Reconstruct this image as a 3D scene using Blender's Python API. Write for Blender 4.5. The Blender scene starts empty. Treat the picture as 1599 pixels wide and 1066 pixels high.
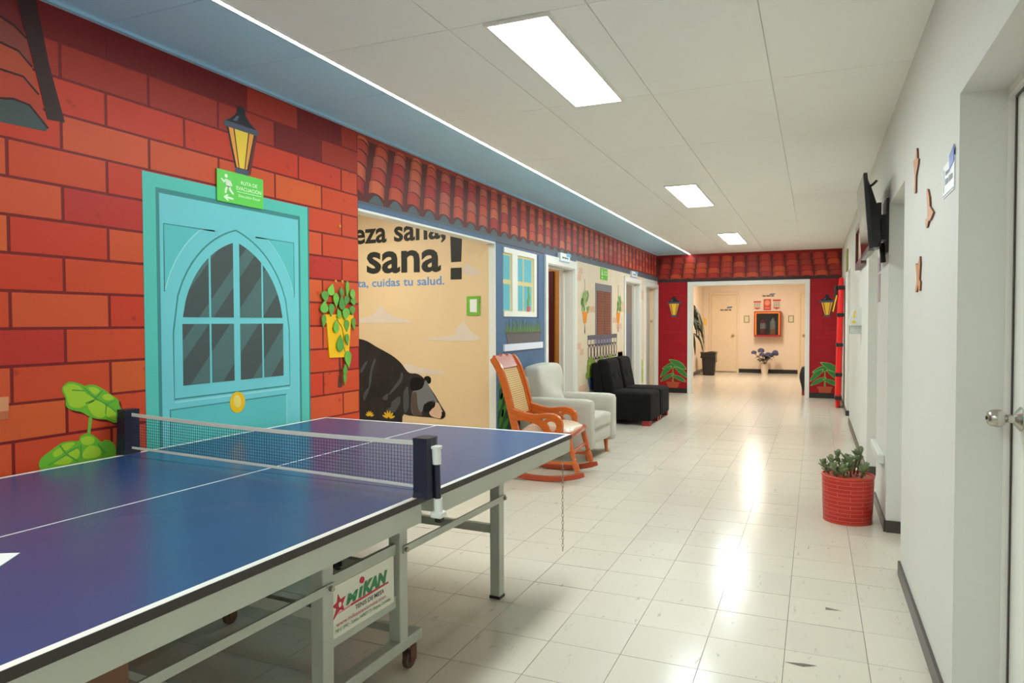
import bpy, bmesh, math, random
from mathutils import Vector, Matrix

SC = bpy.context.scene
COL = SC.collection
random.seed(7)

# ---------------------------------------------------------------- camera
cam_data = bpy.data.cameras.new('camera')
cam = bpy.data.objects.new('camera', cam_data)
COL.objects.link(cam)
cam_data.sensor_width = 36.0
cam_data.lens = 24.746
cam_data.clip_start = 0.02
yaw, pitch, roll, H = 0.40628, -0.02722, -0.00278, 1.3414
fwd = Vector((-math.sin(yaw) * math.cos(pitch), math.cos(yaw) * math.cos(pitch), math.sin(pitch)))
rt = Vector((math.cos(yaw), math.sin(yaw), 0))
up = rt.cross(fwd)
rt2 = math.cos(roll) * rt + math.sin(roll) * up
up2 = -math.sin(roll) * rt + math.cos(roll) * up
cam.matrix_world = Matrix(((rt2.x, up2.x, -fwd.x, 0), (rt2.y, up2.y, -fwd.y, 0), (rt2.z, up2.z, -fwd.z, H), (0, 0, 0, 1)))
SC.camera = cam

# ---------------------------------------------------------------- world, exposure, lamps out of view
world = bpy.data.worlds.new('world')
SC.world = world
world.use_nodes = True
world.node_tree.nodes['Background'].inputs[0].default_value = (0.9, 0.95, 1.0, 1)
world.node_tree.nodes['Background'].inputs[1].default_value = 0.3
SC.view_settings.view_transform = 'Standard'
SC.view_settings.look = 'None'
SC.view_settings.gamma = 1.0
SC.view_settings.use_curve_mapping = False
SC.view_settings.exposure = 0.12
SC.cycles.diffuse_bounces = 4
SC.cycles.max_bounces = 6

PANEL = 38.0      # radiance of the ceiling panels
LED = 34.0        # radiance of the LED strip

def area(name, loc, sx, sy, watts, col=(1, 1, 1), rot=(0, 0, 0)):
    d = bpy.data.lights.new(name, 'AREA')
    d.shape = 'RECTANGLE'; d.size = sx; d.size_y = sy; d.energy = watts; d.color = col
    o = bpy.data.objects.new(name, d); COL.objects.link(o)
    o.location = loc; o.rotation_euler = rot
    return o
CW = (0.90, 1.0, 1.0)
WARM = (1.0, 0.88, 0.74)
for yy in (-0.52, -4.4):                                   # the same row of ceiling panels goes on behind the photographer
    area('ceiling_panel_lamp', (-1.15, yy, 2.59), 0.27, 1.2, PANEL * 0.324 * math.pi, CW)
area('branch_corridor_lamp', (-4.2, 4.9, 2.55), 1.2, 0.3, 34, (0.97, 1.0, 0.94))
area('room_lamp', (-3.9, 8.0, 2.5), 0.6, 0.6, 14, (1.0, 0.95, 0.85))
area('room_lamp', (-3.9, 11.3, 2.5), 0.6, 0.6, 16, (1, 1.0, 0.92))
area('room_lamp', (-3.9, 13.1, 2.5), 0.4, 0.4, 12, (1.0, 0.93, 0.8))
area('back_hall_lamp', (-1.3, 17.2, 2.55), 0.3, 1.2, 62, WARM)
area('back_hall_lamp', (-1.3, 14.8, 2.55), 0.3, 1.2, 24, WARM)

# ---------------------------------------------------------------- helpers
def lin(c):
    c /= 255.0
    return c / 12.92 if c <= 0.04045 else ((c + 0.055) / 1.055) ** 2.4
def rgb(t):
    return (lin(t[0]), lin(t[1]), lin(t[2]), 1)
MATS = {}
def mat(name, c, rough=0.5, metal=0.0, var=0.05, scale=6.0, bump=0.0, emit=0.0, coat=0.0, alpha=1.0, stretch=None, spec=0.5, trans=0.0):
    m = bpy.data.materials.new(name); m.use_nodes = True
    nt = m.node_tree; N = nt.nodes; K = nt.links
    b = N['Principled BSDF']
    col = rgb(c)
    b.inputs['Roughness'].default_value = rough
    b.inputs['Metallic'].default_value = metal
    b.inputs['Specular IOR Level'].default_value = spec
    if coat: b.inputs['Coat Weight'].default_value = coat; b.inputs['Coat Roughness'].default_value = 0.08
    if trans: b.inputs['Transmission Weight'].default_value = trans; b.inputs['IOR'].default_value = 1.2
    if emit:
        b.inputs['Emission Color'].default_value = col
        b.inputs['Emission Strength'].default_value = emit
    tc = N.new('ShaderNodeTexCoord'); nz = N.new('ShaderNodeTexNoise'); mx = N.new('ShaderNodeMix')
    mx.data_type = 'RGBA'
    nz.inputs['Scale'].default_value = scale; nz.inputs['Detail'].default_value = 4
    if stretch:
        mp = N.new('ShaderNodeMapping'); mp.inputs['Scale'].default_value = stretch
        K.new(tc.outputs['Object'], mp.inputs[0]); K.new(mp.outputs[0], nz.inputs[0])
    else:
        K.new(tc.outputs['Object'], nz.inputs[0])
    lo = [max(0, v * (1 - 2 * var)) for v in col[:3]] + [1]; hi = [min(1, v * (1 + 2 * var)) for v in col[:3]] + [1]
    mx.inputs[6].default_value = lo; mx.inputs[7].default_value = hi
    K.new(nz.outputs[0], mx.inputs[0]); K.new(mx.outputs[2], b.inputs['Base Color'])
    if bump:
        bp = N.new('ShaderNodeBump'); bp.inputs['Strength'].default_value = bump; bp.inputs['Distance'].default_value = 0.003
        n2 = N.new('ShaderNodeTexNoise'); n2.inputs['Scale'].default_value = scale * 20
        K.new(tc.outputs['Object'], n2.inputs[0]); K.new(n2.outputs[0], bp.inputs['Height']); K.new(bp.outputs[0], b.inputs['Normal'])
    MATS[name] = m
    return m

WL = {}
class MB:
    def __init__(s): s.v = []; s.f = []
    def add(s, v, f):
        n = len(s.v); s.v += [tuple(p) for p in v]; s.f += [tuple(i + n for i in q) for q in f]; return s
    def box(s, x0, x1, y0, y1, z0, z1):
        return s.add([(x0, y0, z0), (x1, y0, z0), (x1, y1, z0), (x0, y1, z0), (x0, y0, z1), (x1, y0, z1), (x1, y1, z1), (x0, y1, z1)],
                     [(0, 3, 2, 1), (4, 5, 6, 7), (0, 1, 5, 4), (1, 2, 6, 5), (2, 3, 7, 6), (3, 0, 4, 7)])
    def rbox(s, x0, x1, y0, y1, z0, z1, r=0.01, seg=2, fn=None):
        bm = bmesh.new(); bmesh.ops.create_cube(bm, size=1)
        for v in bm.verts:
            v.co = Vector(((x0 + x1) / 2 + v.co.x * (x1 - x0), (y0 + y1) / 2 + v.co.y * (y1 - y0), (z0 + z1) / 2 + v.co.z * (z1 - z0)))
        r = min(r, 0.49 * min(x1 - x0, y1 - y0, z1 - z0))
        bmesh.ops.bevel(bm, geom=list(bm.edges), offset=r, segments=seg, profile=0.5, affect='EDGES')
        bm.verts.index_update()
        vv = [v.co.copy() for v in bm.verts]
        if fn: vv = [fn(p) for p in vv]
        ff = [[v.index for v in f.verts] for f in bm.faces]
        bm.free(); return s.add(vv, ff)
    def grid_box(s, x0, x1, y0, y1, z0, z1, n=6, fn=None, r=0.03):
        # a rounded, subdivided box that fn may bend or puff
        bm = bmesh.new(); bmesh.ops.create_cube(bm, size=1)
        bmesh.ops.subdivide_edges(bm, edges=list(bm.edges), cuts=n, use_grid_fill=True)
        hx, hy, hz = (x1 - x0) / 2, (y1 - y0) / 2, (z1 - z0) / 2
        vv = []
        for v in bm.verts:
            p = Vector((v.co.x * 2 * hx, v.co.y * 2 * hy, v.co.z * 2 * hz))
            q = Vector((max(-hx + r, min(hx - r, p.x)), max(-hy + r, min(hy - r, p.y)), max(-hz + r, min(hz - r, p.z))))
            d = p - q
            if d.length > r: p = q + d.normalized() * r
            p += Vector(((x0 + x1) / 2, (y0 + y1) / 2, (z0 + z1) / 2))
            vv.append(fn(p) if fn else p)
        bm.verts.index_update()
        ff = [[v.index for v in f.verts] for f in bm.faces]
        bm.free(); return s.add(vv, ff)
    def cyl(s, p0, p1, r0, r1=None, n=12, cap=True):
        p0 = Vector(p0); p1 = Vector(p1); r1 = r0 if r1 is None else r1
        d = (p1 - p0).normalized(); a = d.orthogonal().normalized(); b = d.cross(a)
        vv = []
        for p, r in ((p0, r0), (p1, r1)):
            for i in range(n):
                t = 2 * math.pi * i / n; vv.append(p + a * (r * math.cos(t)) + b * (r * math.sin(t)))
        ff = [(i, (i + 1) % n, n + (i + 1) % n, n + i) for i in range(n)]
        if cap: ff += [tuple(range(n - 1, -1, -1)), tuple(range(n, 2 * n))]
        return s.add(vv, ff)
    def lathe(s, prof, c=(0, 0, 0), n=24, axis=None):
        vv = []; ff = []
        ax = Vector(axis).normalized() if axis else Vector((0, 0, 1)); a = ax.orthogonal().normalized(); b = ax.cross(a); c = Vector(c)
        for r, z in prof:
            for i in range(n):
                t = 2 * math.pi * i / n; vv.append(c + ax * z + a * (r * math.cos(t)) + b * (r * math.sin(t)))
        for k in range(len(prof) - 1):
            for i in range(n):
                ff.append((k * n + i, k * n + (i + 1) % n, (k + 1) * n + (i + 1) % n, (k + 1) * n + i))
        ff.append(tuple(range(n - 1, -1, -1))); m = (len(prof) - 1) * n; ff.append(tuple(range(m, m + n)))
        return s.add(vv, ff)
    def plate(s, fr, pts, t0, t1):
        n = len(pts)
        vv = [fr(a, b, t0) for a, b in pts] + [fr(a, b, t1) for a, b in pts]
        return s.add(vv, [tuple(range(n)), tuple(range(2 * n - 1, n - 1, -1))] + [(i, (i + 1) % n, n + (i + 1) % n, n + i) for i in range(n)])
    def ribbon(s, fr, pts, w, t0, t1, closed=False):
        # a strip of width w along a polyline in a wall plane
        n = len(pts); L = []; R = []
        for i in range(n):
            a = pts[(i - 1) % n] if (closed or i > 0) else pts[i]; b = pts[(i + 1) % n] if (closed or i < n - 1) else pts[i]
            d = Vector((b[0] - a[0], b[1] - a[1]))
            if d.length < 1e-9: d = Vector((1, 0))
            d.normalize(); nn = Vector((-d.y, d.x)) * (w / 2)
            L.append((pts[i][0] + nn.x, pts[i][1] + nn.y)); R.append((pts[i][0] - nn.x, pts[i][1] - nn.y))
        for i in range(n if closed else n - 1):
            j = (i + 1) % n
            s.plate(fr, [L[i], L[j], R[j], R[i]], t0, t1)
        return s
    def sweep(s, path, w, h, side=(0, 1, 0), rounded=True, taper=None):
        # rectangular section (w along side, h across) with clipped corners along a path
        P = [Vector(p) for p in path]; n = len(P); side = Vector(side).normalized(); vv = []
        for i in range(n):
            d = (P[min(i + 1, n - 1)] - P[max(i - 1, 0)]).normalized()
            sd = (side - d * side.dot(d)).normalized(); up_ = d.cross(sd)
            k = taper[i] if taper else 1.0
            a = w / 2 * k; b = h / 2 * k; c = 0.3 * min(a, b) if rounded else 0
            prof = [(a, b - c), (a - c, b), (-a + c, b), (-a, b - c), (-a, -b + c), (-a + c, -b), (a - c, -b), (a, -b + c)]
            for x, y in prof: vv.append(P[i] + sd * x + up_ * y)
        ff = []
        for i in range(n - 1):
            for k in range(8): ff.append((i * 8 + k, i * 8 + (k + 1) % 8, (i + 1) * 8 + (k + 1) % 8, (i + 1) * 8 + k))
        ff += [tuple(range(7, -1, -1)), tuple(range((n - 1) * 8, n * 8))]
        return s.add(vv, ff)
    def tube(s, path, r, n=8):
        P = [Vector(p) for p in path]; m = len(P); vv = []; ff = []
        a0 = None
        for i in range(m):
            d = (P[min(i + 1, m - 1)] - P[max(i - 1, 0)]).normalized()
            a = d.orthogonal().normalized() if a0 is None else (a0 - d * a0.dot(d)).normalized()
            a0 = a; b = d.cross(a); rr = r[i] if isinstance(r, (list, tuple)) else r
            for k in range(n):
                t = 2 * math.pi * k / n; vv.append(P[i] + a * (rr * math.cos(t)) + b * (rr * math.sin(t)))
        for i in range(m - 1):
            for k in range(n): ff.append((i * n + k, i * n + (k + 1) % n, (i + 1) * n + (k + 1) % n, (i + 1) * n + k))
        ff += [tuple(range(n - 1, -1, -1)), tuple(range((m - 1) * n, m * n))]
        return s.add(vv, ff)
    def ball(s, c, rx, ry=None, rz=None, n=14, m=9, fn=None):
        ry = ry or rx; rz = rz or rx; vv = [(c[0], c[1], c[2] - rz)]; ff = []
        for j in range(1, m):
            p = -math.pi / 2 + math.pi * j / m
            for i in range(n):
                t = 2 * math.pi * i / n; vv.append((c[0] + rx * math.cos(p) * math.cos(t), c[1] + ry * math.cos(p) * math.sin(t), c[2] + rz * math.sin(p)))
        vv.append((c[0], c[1], c[2] + rz)); top = len(vv) - 1
        for i in range(n):
            ff.append((0, 1 + (i + 1) % n, 1 + i)); ff.append((top, top - n + i, top - n + (i + 1) % n))
        for j in range(m - 2):
            for i in range(n):
                ff.append((1 + j * n + i, 1 + j * n + (i + 1) % n, 1 + (j + 1) * n + (i + 1) % n, 1 + (j + 1) * n + i))
        return s.add([fn(Vector(p)) for p in vv] if fn else vv, ff)
    def mesh(s, name, m, smooth=False, off=None):
        me = bpy.data.meshes.new(name)
        o = off or Vector((0, 0, 0))
        me.from_pydata([Vector(p) - o for p in s.v], [], s.f)
        bm = bmesh.new(); bm.from_mesh(me); bmesh.ops.recalc_face_normals(bm, faces=bm.faces); bm.to_mesh(me); bm.free()
        me.materials.append(MATS[m] if isinstance(m, str) else m)
        if smooth:
            for p in me.polygons: p.use_smooth = True
            me.set_sharp_from_angle(angle=math.radians(42))
        me.update(); return me
    def build(s, name, m, parent=None, smooth=False, world=True, loc=None, label=None):
        off = Vector((0, 0, 0))
        if parent is not None and world: off = WL[parent.name]
        if loc is not None: off = Vector(loc)
        o = bpy.data.objects.new(name, s.mesh(name, m, smooth, off)); COL.objects.link(o)
        if parent is not None:
            o.parent = parent; WL[o.name] = WL[parent.name]
        else:
            WL[o.name] = off
        if loc is not None: o.location = Vector(loc) - (WL[parent.name] if parent is not None and world else Vector((0, 0, 0)))
        if loc is not None: WL[o.name] = Vector(loc)
        if label: o['label'] = label
        return o

def thing(name, label, cat, loc=(0, 0, 0), rotz=0.0, group=None):
    o = bpy.data.objects.new(name, None); COL.objects.link(o)
    o.empty_display_size = 0.1
    o.location = loc; o.rotation_euler = (0, 0, rotz); WL[o.name] = Vector(loc)
    o['label'] = label; o['category'] = cat
    if group: o['group'] = group
    return o
def tag(o, label, cat, group=None):
    o['label'] = label; o['category'] = cat
    if group: o['group'] = group
    return o
def struct(name, mb, m, parent=None, label=None, smooth=False):
    o = mb.build(name, m, parent, smooth)
    if parent is None: o['kind'] = 'structure'
    if label: o['label'] = label
    return o
def inst(src_mesh, name, parent, loc, rot=(0, 0, 0), scale=(1, 1, 1)):
    # a part that shares its mesh with others; loc is relative to the parent
    o = bpy.data.objects.new(name, src_mesh); COL.objects.link(o); o.parent = parent
    o.location = loc; o.rotation_euler = rot; o.scale = scale
    WL[o.name] = WL[parent.name] + Vector(loc)
    return o
def smooth_path(pts, n=6):
    P = [Vector(p) for p in pts]; out = []
    for i in range(len(P) - 1):
        a = P[max(i - 1, 0)]; b = P[i]; c = P[i + 1]; d = P[min(i + 2, len(P) - 1)]
        for k in range(n):
            t = k / n
            out.append(0.5 * ((2 * b) + (c - a) * t + (2 * a - 5 * b + 4 * c - d) * t * t + (3 * b - a - 3 * c + d) * t ** 3))
    out.append(P[-1]); return out
def sm2(pts, n=5, closed=True):
    # smooth closed outline in 2D
    m = len(pts); out = []
    for i in range(m):
        a, b, c, d = (pts[(i + k - 1) % m] for k in range(4))
        for k in range(n):
            t = k / n
            out.append(tuple(0.5 * (2 * b[j] + (c[j] - a[j]) * t + (2 * a[j] - 5 * b[j] + 4 * c[j] - d[j]) * t * t + (3 * b[j] - a[j] - 3 * c[j] + d[j]) * t ** 3) for j in (0, 1)))
    return out
def ell(c, rx, ry, n=20, rot=0.0):
    return [(c[0] + rx * math.cos(t) * math.cos(rot) - ry * math.sin(t) * math.sin(rot), c[1] + rx * math.cos(t) * math.sin(rot) + ry * math.sin(t) * math.cos(rot)) for t in (2 * math.pi * i / n for i in range(n))]
def rect(a0, a1, b0, b1): return [(a0, b0), (a1, b0), (a1, b1), (a0, b1)]
def text_shape(body, bold=0.0, shear=0.0):
    cu = bpy.data.curves.new('lettering', 'FONT'); cu.body = body; cu.offset = bold; cu.shear = shear; cu.resolution_u = 3
    ob = bpy.data.objects.new('lettering', cu); COL.objects.link(ob)
    dg = bpy.context.evaluated_depsgraph_get()
    me = bpy.data.meshes.new_from_object(ob.evaluated_get(dg))
    vv = [(v.co.x, v.co.y) for v in me.vertices]; ff = [tuple(p.vertices) for p in me.polygons]
    bpy.data.objects.remove(ob); bpy.data.curves.remove(cu); bpy.data.meshes.remove(me)
    return vv, ff
def text_on(mb, fr, body, a0, a1, b, h, t, bold=0.0, shear=0.0, slope=0.0, dirn=1):
    # lettering from a0 to a1 along the plane, baseline b, tallest glyph h
    vv, ff = text_shape(body, bold, shear)
    x0 = min(p[0] for p in vv); x1 = max(p[0] for p in vv); y1 = max(p[1] for p in vv)
    q = [fr(a0 + (p[0] - x0) / (x1 - x0) * (a1 - a0), b + p[1] / y1 * h + slope * (p[0] - x0) / (x1 - x0), t) for p in vv]
    mb.add(q, ff); return mb

def word_bars(fr, a0, a1, b, h, t, m, parent, cuts=(0.0, 0.3, 0.36, 0.7, 0.76, 1.0)):
    # writing too small to read in the photograph: one dark block for each word
    for i in range(0, len(cuts) - 1, 2):
        q0, q1 = a0 + (a1 - a0) * cuts[i], a0 + (a1 - a0) * cuts[i + 1]
        MB().plate(fr, [(q0, b), (q1, b), (q1, b + h * 0.8), (q0, b + h)], t - 0.0006, t).build('word', m, parent)

XL, XR, YF, ZC, YB = -2.76, 0.425, 13.44, 2.604, 19.45
P0 = Vector((-2.82, 6.010, 0)); AM = math.radians(5.5)
DM = Vector((-math.cos(AM), math.sin(AM), 0)); NM = Vector((math.sin(AM), math.cos(AM), 0))
def LW(a, b, t): return (XL + t, a, b)  # outlines given in these wall frames: image pixels unprojected through the camera, baked as numbers
def RW(a, b, t): return (XR - t, a, b)
def FW(a, b, t): return (a, YF - t, b)
def BW(a, b, t): return (a, YB - t, b)
def MW(a, b, t): return P0 + DM * a - NM * t + Vector((0, 0, b))

# ---------------------------------------------------------------- materials
mat('wall_white', (220, 220, 213), 0.55, var=0.012, scale=3)
mat('wall_cream', (240, 220, 196), 0.55, var=0.015, scale=3)
mat('trim_white', (238, 236, 228), 0.35, var=0.01)
mat('door_white', (246, 244, 236), 0.4, var=0.012)
mat('door_cream', (238, 216, 184), 0.45, var=0.012)
mat('ceiling_white', (246, 247, 242), 0.5, var=0.012, scale=2)
mat('ceiling_slab', (222, 221, 211), 0.6)
mat('ceiling_blue', (176, 222, 248), 0.5, var=0.02, scale=2)
mat('blue_trim', (170, 208, 234), 0.4)
mat('baseboard_dark', (66, 60, 54), 0.35, var=0.08)
mat('baseboard_black', (30, 27, 26), 0.35)
mat('grout', (112, 102, 88), 0.5)
mat('emit_panel', (243, 255, 255), 0.5, emit=PANEL, var=0.0)
mat('emit_led', (226, 250, 255), 0.5, emit=LED, var=0.0)
mat('orange_wall', (226, 160, 74), 0.5)
mat('dark_red', (92, 22, 22), 0.5)
mat('lavender', (182, 184, 200), 0.5)
mat('mauve', (200, 180, 166), 0.5)
mat('ochre', (222, 172, 84), 0.5)
mat('ochre_dark', (170, 128, 72), 0.5)
mat('black_plastic', (22, 21, 22), 0.35)
mat('steel', (190, 186, 178), 0.25, metal=1.0)
mat('brass', (190, 165, 120), 0.3, metal=1.0)

# vinyl floor tile: streaky off-white, waxed
def floor_mat():
    m = mat('floor_tile', (220, 211, 192), 0.16, var=0.05, scale=2.0)
    nt = m.node_tree; N = nt.nodes; K = nt.links; b = N['Principled BSDF']
    tc = N.new('ShaderNodeTexCoord'); oi = N.new('ShaderNodeObjectInfo'); geo = N.new('ShaderNodeNewGeometry')
    mp = N.new('ShaderNodeMapping'); mp.inputs['Scale'].default_value = (30, 7, 1)
    K.new(geo.outputs['Position'], mp.inputs[0])
    nz = N.new('ShaderNodeTexNoise'); nz.inputs['Scale'].default_value = 1.0; nz.inputs['Detail'].default_value = 5; nz.inputs['Roughness'].default_value = 0.7
    K.new(mp.outputs[0], nz.inputs[0])
    rp = N.new('ShaderNodeValToRGB'); rp.color_ramp.elements[0].position = 0.61; rp.color_ramp.elements[1].position = 0.76
    rp.color_ramp.elements[0].color = rgb((215, 207, 190)); rp.color_ramp.elements[1].color = rgb((150, 148, 138))
    K.new(nz.outputs[0], rp.inputs[0])
    hv = N.new('ShaderNodeMix'); hv.data_type = 'RGBA'; hv.blend_type = 'MULTIPLY'; hv.inputs[0].default_value = 1.0
    vr = N.new('ShaderNodeMapRange'); vr.inputs[3].default_value = 0.97; vr.inputs[4].default_value = 1.02
    K.new(oi.outputs['Random'], vr.inputs[0]); K.new(vr.outputs[0], hv.inputs[7]); K.new(rp.outputs[0], hv.inputs[6])
    K.new(hv.outputs[2], b.inputs['Base Color'])
    n3 = N.new('ShaderNodeTexNoise'); n3.inputs['Scale'].default_value = 3.5; n3.inputs['Detail'].default_value = 2
    K.new(geo.outputs['Position'], n3.inputs[0])
    bp = N.new('ShaderNodeBump'); bp.inputs['Strength'].default_value = 0.05; bp.inputs['Distance'].default_value = 0.02
    K.new(n3.outputs[0], bp.inputs['Height']); K.new(bp.outputs[0], b.inputs['Normal'])
    b.inputs['Roughness'].default_value = 0.20
    b.inputs['Specular IOR Level'].default_value = 0.22
floor_mat()

# ---------------------------------------------------------------- floor
TS = 0.3048
GX, GY = -1.321, 2.75
fl = struct('floor', MB().box(-7.2, 3.0, -6.0, 21.2, -0.08, -0.0015), 'grout', label='off-white waxed vinyl tile floor of the long corridor')
tile_me = {}
def tile_mesh(w):
    k = round(w, 3)
    if k not in tile_me:
        g = 0.0013; tile_me[k] = MB().box(g, w - g, g, TS - g, -0.004, 0.0).mesh('floor_tile', 'floor_tile')
    return tile_me[k]
rest = MB(); n_ind = 0
for j in range(-14, 60):
    y = GY + j * TS
    for i in range(-19, 10):
        x = GX + i * TS
        if y > 13.5:
            x0, x1 = max(x, -2.76), min(x + TS, 1.3)
        elif x + TS < -2.8:
            if not (2.0 < y < 6.5): continue
            x0, x1 = x, x + TS
        else:
            x0, x1 = max(x, -2.86), min(x + TS, 0.56)
        if x1 - x0 < 0.02: continue
        if 2.1 < y < 10.35 and x0 > -2.87 and n_ind < 300:
            t = inst(tile_mesh(x1 - x0), 'floor_tile', fl, (x0, y, 0), (random.uniform(-0.0022, 0.0022), random.uniform(-0.0022, 0.0022), 0)); n_ind += 1
        else:
            rest.box(x0 + 0.0013, x1 - 0.0013, y + 0.0013, y + TS - 0.0013, -0.004, 0.0)
o = rest.build('floor_tile_rest', 'floor_tile', fl); o['kind'] = 'stuff'
mat('chip_dark', (110, 100, 86), 0.6)
for pts in ([(0.056, 3.55), (0.13, 3.565), (0.057, 3.585)], [(-0.10, 2.94), (-0.03, 2.955), (0.02, 2.955), (-0.03, 2.925)]):
    MB().add([(a, b, 0.0012) for a, b in pts] + [(a, b, -0.001) for a, b in pts], [tuple(range(len(pts))), tuple(range(2 * len(pts) - 1, len(pts) - 1, -1))]).build('tile_chip', 'chip_dark', fl)

# ---------------------------------------------------------------- ceiling
ce = struct('ceiling', MB().box(-7.2, 3.0, -6.0, 21.2, ZC + 0.006, ZC + 0.1), 'ceiling_slab', label='white panelled ceiling with a blue strip along the left wall')
cols = [(-2.142, -1.465), (-1.461, -0.843), (-0.839, -0.219), (-0.215, XR)]
for ci, (x0, x1) in enumerate(cols):
    pit = 1.2175
    y = 2.718 - 4 * pit
    me = MB().box(0, x1 - x0, 0.002, pit - 0.002, 0, 0.012).mesh('ceiling_panel', 'ceiling_white')
    while y < YF - 0.01:
        if y + pit > YF:
            inst(MB().box(0, x1 - x0, 0.002, YF - y, 0, 0.012).mesh('ceiling_panel', 'ceiling_white'), 'ceiling_panel', ce, (x0, y, ZC))
        else:
            inst(me, 'ceiling_panel', ce, (x0, y, ZC))
        y += pit
me = MB().box(0, 0.588, 0.0015, 0.6235, 0, 0.012).mesh('ceiling_panel', 'ceiling_blue')
y = 2.085 - 8 * 0.625
while y < YF - 0.01:
    if y + 0.625 > YF:
        inst(MB().box(0, 0.588, 0.0015, YF - y, 0, 0.012).mesh('ceiling_panel', 'ceiling_blue'), 'ceiling_panel', ce, (XL, y, ZC), ).__setitem__('label', 'pale blue ceiling panel')
    else:
        inst(me, 'ceiling_panel', ce, (XL, y, ZC))
    y += 0.625
struct('trim_1', MB().box(XL, XL + 0.022, -5.0, YF, ZC - 0.014, ZC), 'blue_trim', label='pale blue moulding where wall meets ceiling')
led = thing('led_strip', 'glowing white LED strip along the edge of the blue ceiling', 'light strip', (-2.157, YF, ZC))
MB().box(-2.172, -2.142, -4.0, YF - 0.01, ZC - 0.004, ZC + 0.004).build('channel', 'trim_white', led)
MB().box(-2.1655, -2.1485, -4.0, YF - 0.012, ZC - 0.0052, ZC - 0.0040).build('diffuser', 'emit_led', led)
for nm, y0, y1 in (('large bright ceiling panel light nearest the photographer', 2.735, 3.93), ('bright ceiling panel light in the middle of the row', 6.605, 7.855), ('small bright ceiling panel light farthest down the corridor', 10.46, 11.87)):
    t = thing('ceiling_light', nm, 'ceiling light', (-1.15, (y0 + y1) / 2, ZC), 0, 'ceiling panel lights')
    f = MB(); x0, x1 = -1.298, -1.002
    f.box(x0, x0 + 0.014, y0 - 0.016, y1 + 0.016, ZC - 0.014, ZC).box(x1 - 0.014, x1, y0 - 0.016, y1 + 0.016, ZC - 0.014, ZC)
    f.box(x0 + 0.014, x1 - 0.014, y0 - 0.016, y0 - 0.002, ZC - 0.014, ZC).box(x0 + 0.014, x1 - 0.014, y1 + 0.002, y1 + 0.016, ZC - 0.014, ZC)
    f.build('frame', 'trim_white', t)
    MB().box(x0 + 0.014, x1 - 0.014, y0 - 0.002, y1 + 0.002, ZC - 0.010, ZC - 0.003).build('diffuser', 'emit_panel', t)

# ---------------------------------------------------------------- left wall with openings
w = MB(); T0 = XL - 0.1
OPEN_L = [(3.86, 6.02, 2.088), (7.395, 8.36, 2.0), (10.925, 11.92, 2.0), (12.36, 13.40, 1.985)]
y = -5.0
for a, b, z in OPEN_L:
    w.box(T0, XL, y, a, 0, ZC); w.box(T0, XL, a, b, z, ZC); y = b
w.box(T0, XL, y, YF + 0.15, 0, ZC)
struct('wall_left', w, 'wall_white', label='left corridor wall with one wide opening and three doorways')
# branch corridor seen through the wide opening
w = MB(); w.add([MW(0, 0, 0), MW(4.2, 0, 0), MW(4.2, 0, -0.1), MW(0, 0, -0.1), MW(0, ZC, 0), MW(4.2, ZC, 0), MW(4.2, ZC, -0.1), MW(0, ZC, -0.1)], [(0, 3, 2, 1), (4, 5, 6, 7), (0, 1, 5, 4), (1, 2, 6, 5), (2, 3, 7, 6), (3, 0, 4, 7)])
mat('mural_beige', (232, 200, 154), 0.5, var=0.04, scale=1.2)
struct('wall_branch', w, 'mural_beige', label='beige mural wall of the side corridor behind the wide opening')
struct('wall_branch_end', MB().box(-7.1, -7.0, 2.0, 6.6, 0, ZC).box(-7.0, XL - 0.1, 2.6, 2.7, 0, ZC), 'wall_cream')
tr = struct('trim_2', MB().box(XL - 0.06, XL + 0.004, 6.006, 6.022, 0, 2.09).box(XL - 0.1, XL + 0.004, 3.862, 6.02, 2.076, 2.092), 'trim_white', label='thin white edging around the wide opening')
struct('trim_3', MB().box(XL - 0.045, XL + 0.008, 6.0, 6.014, 0, 1.36), 'trim_white', label='white corner guard on the edge of the wide opening')

# rooms behind the left doorways
struct('wall_room_1', MB().box(-5.0, -2.86, 9.0, 9.08, 0, ZC).box(-5.0, -4.9, 6.7, 9.0, 0, ZC), 'orange_wall', label='orange room wall behind the first doorway')
d = struct('door_5', MB().box(-4.15, -3.25, 8.97, 8.998, 0.0, 2.03), 'dark_red', label='dark red door inside the orange room')
struct('wall_room_2', MB().box(-5.0, -2.86, 12.2, 12.28, 1.5, ZC).box(-5.0, -4.9, 9.08, 12.2, 0, ZC), 'mauve', label='mauve upper wall of the second room')
struct('wall_room_3', MB().box(-5.0, -2.86, 12.19, 12.28, 0, 1.5), 'lavender', label='lavender lower wall of the second room')
struct('wall_room_4', MB().box(-5.0, -2.86, 13.95, 14.03, 0, ZC).box(-5.0, -4.9, 12.28, 13.95, 0, ZC), 'ochre', label='ochre wall of the third room')
MB().box(-3.30, -2.93, 13.93, 13.95, 1.47, 2.02).build('panel', 'ochre_dark', bpy.data.objects['wall_room_4'])

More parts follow.
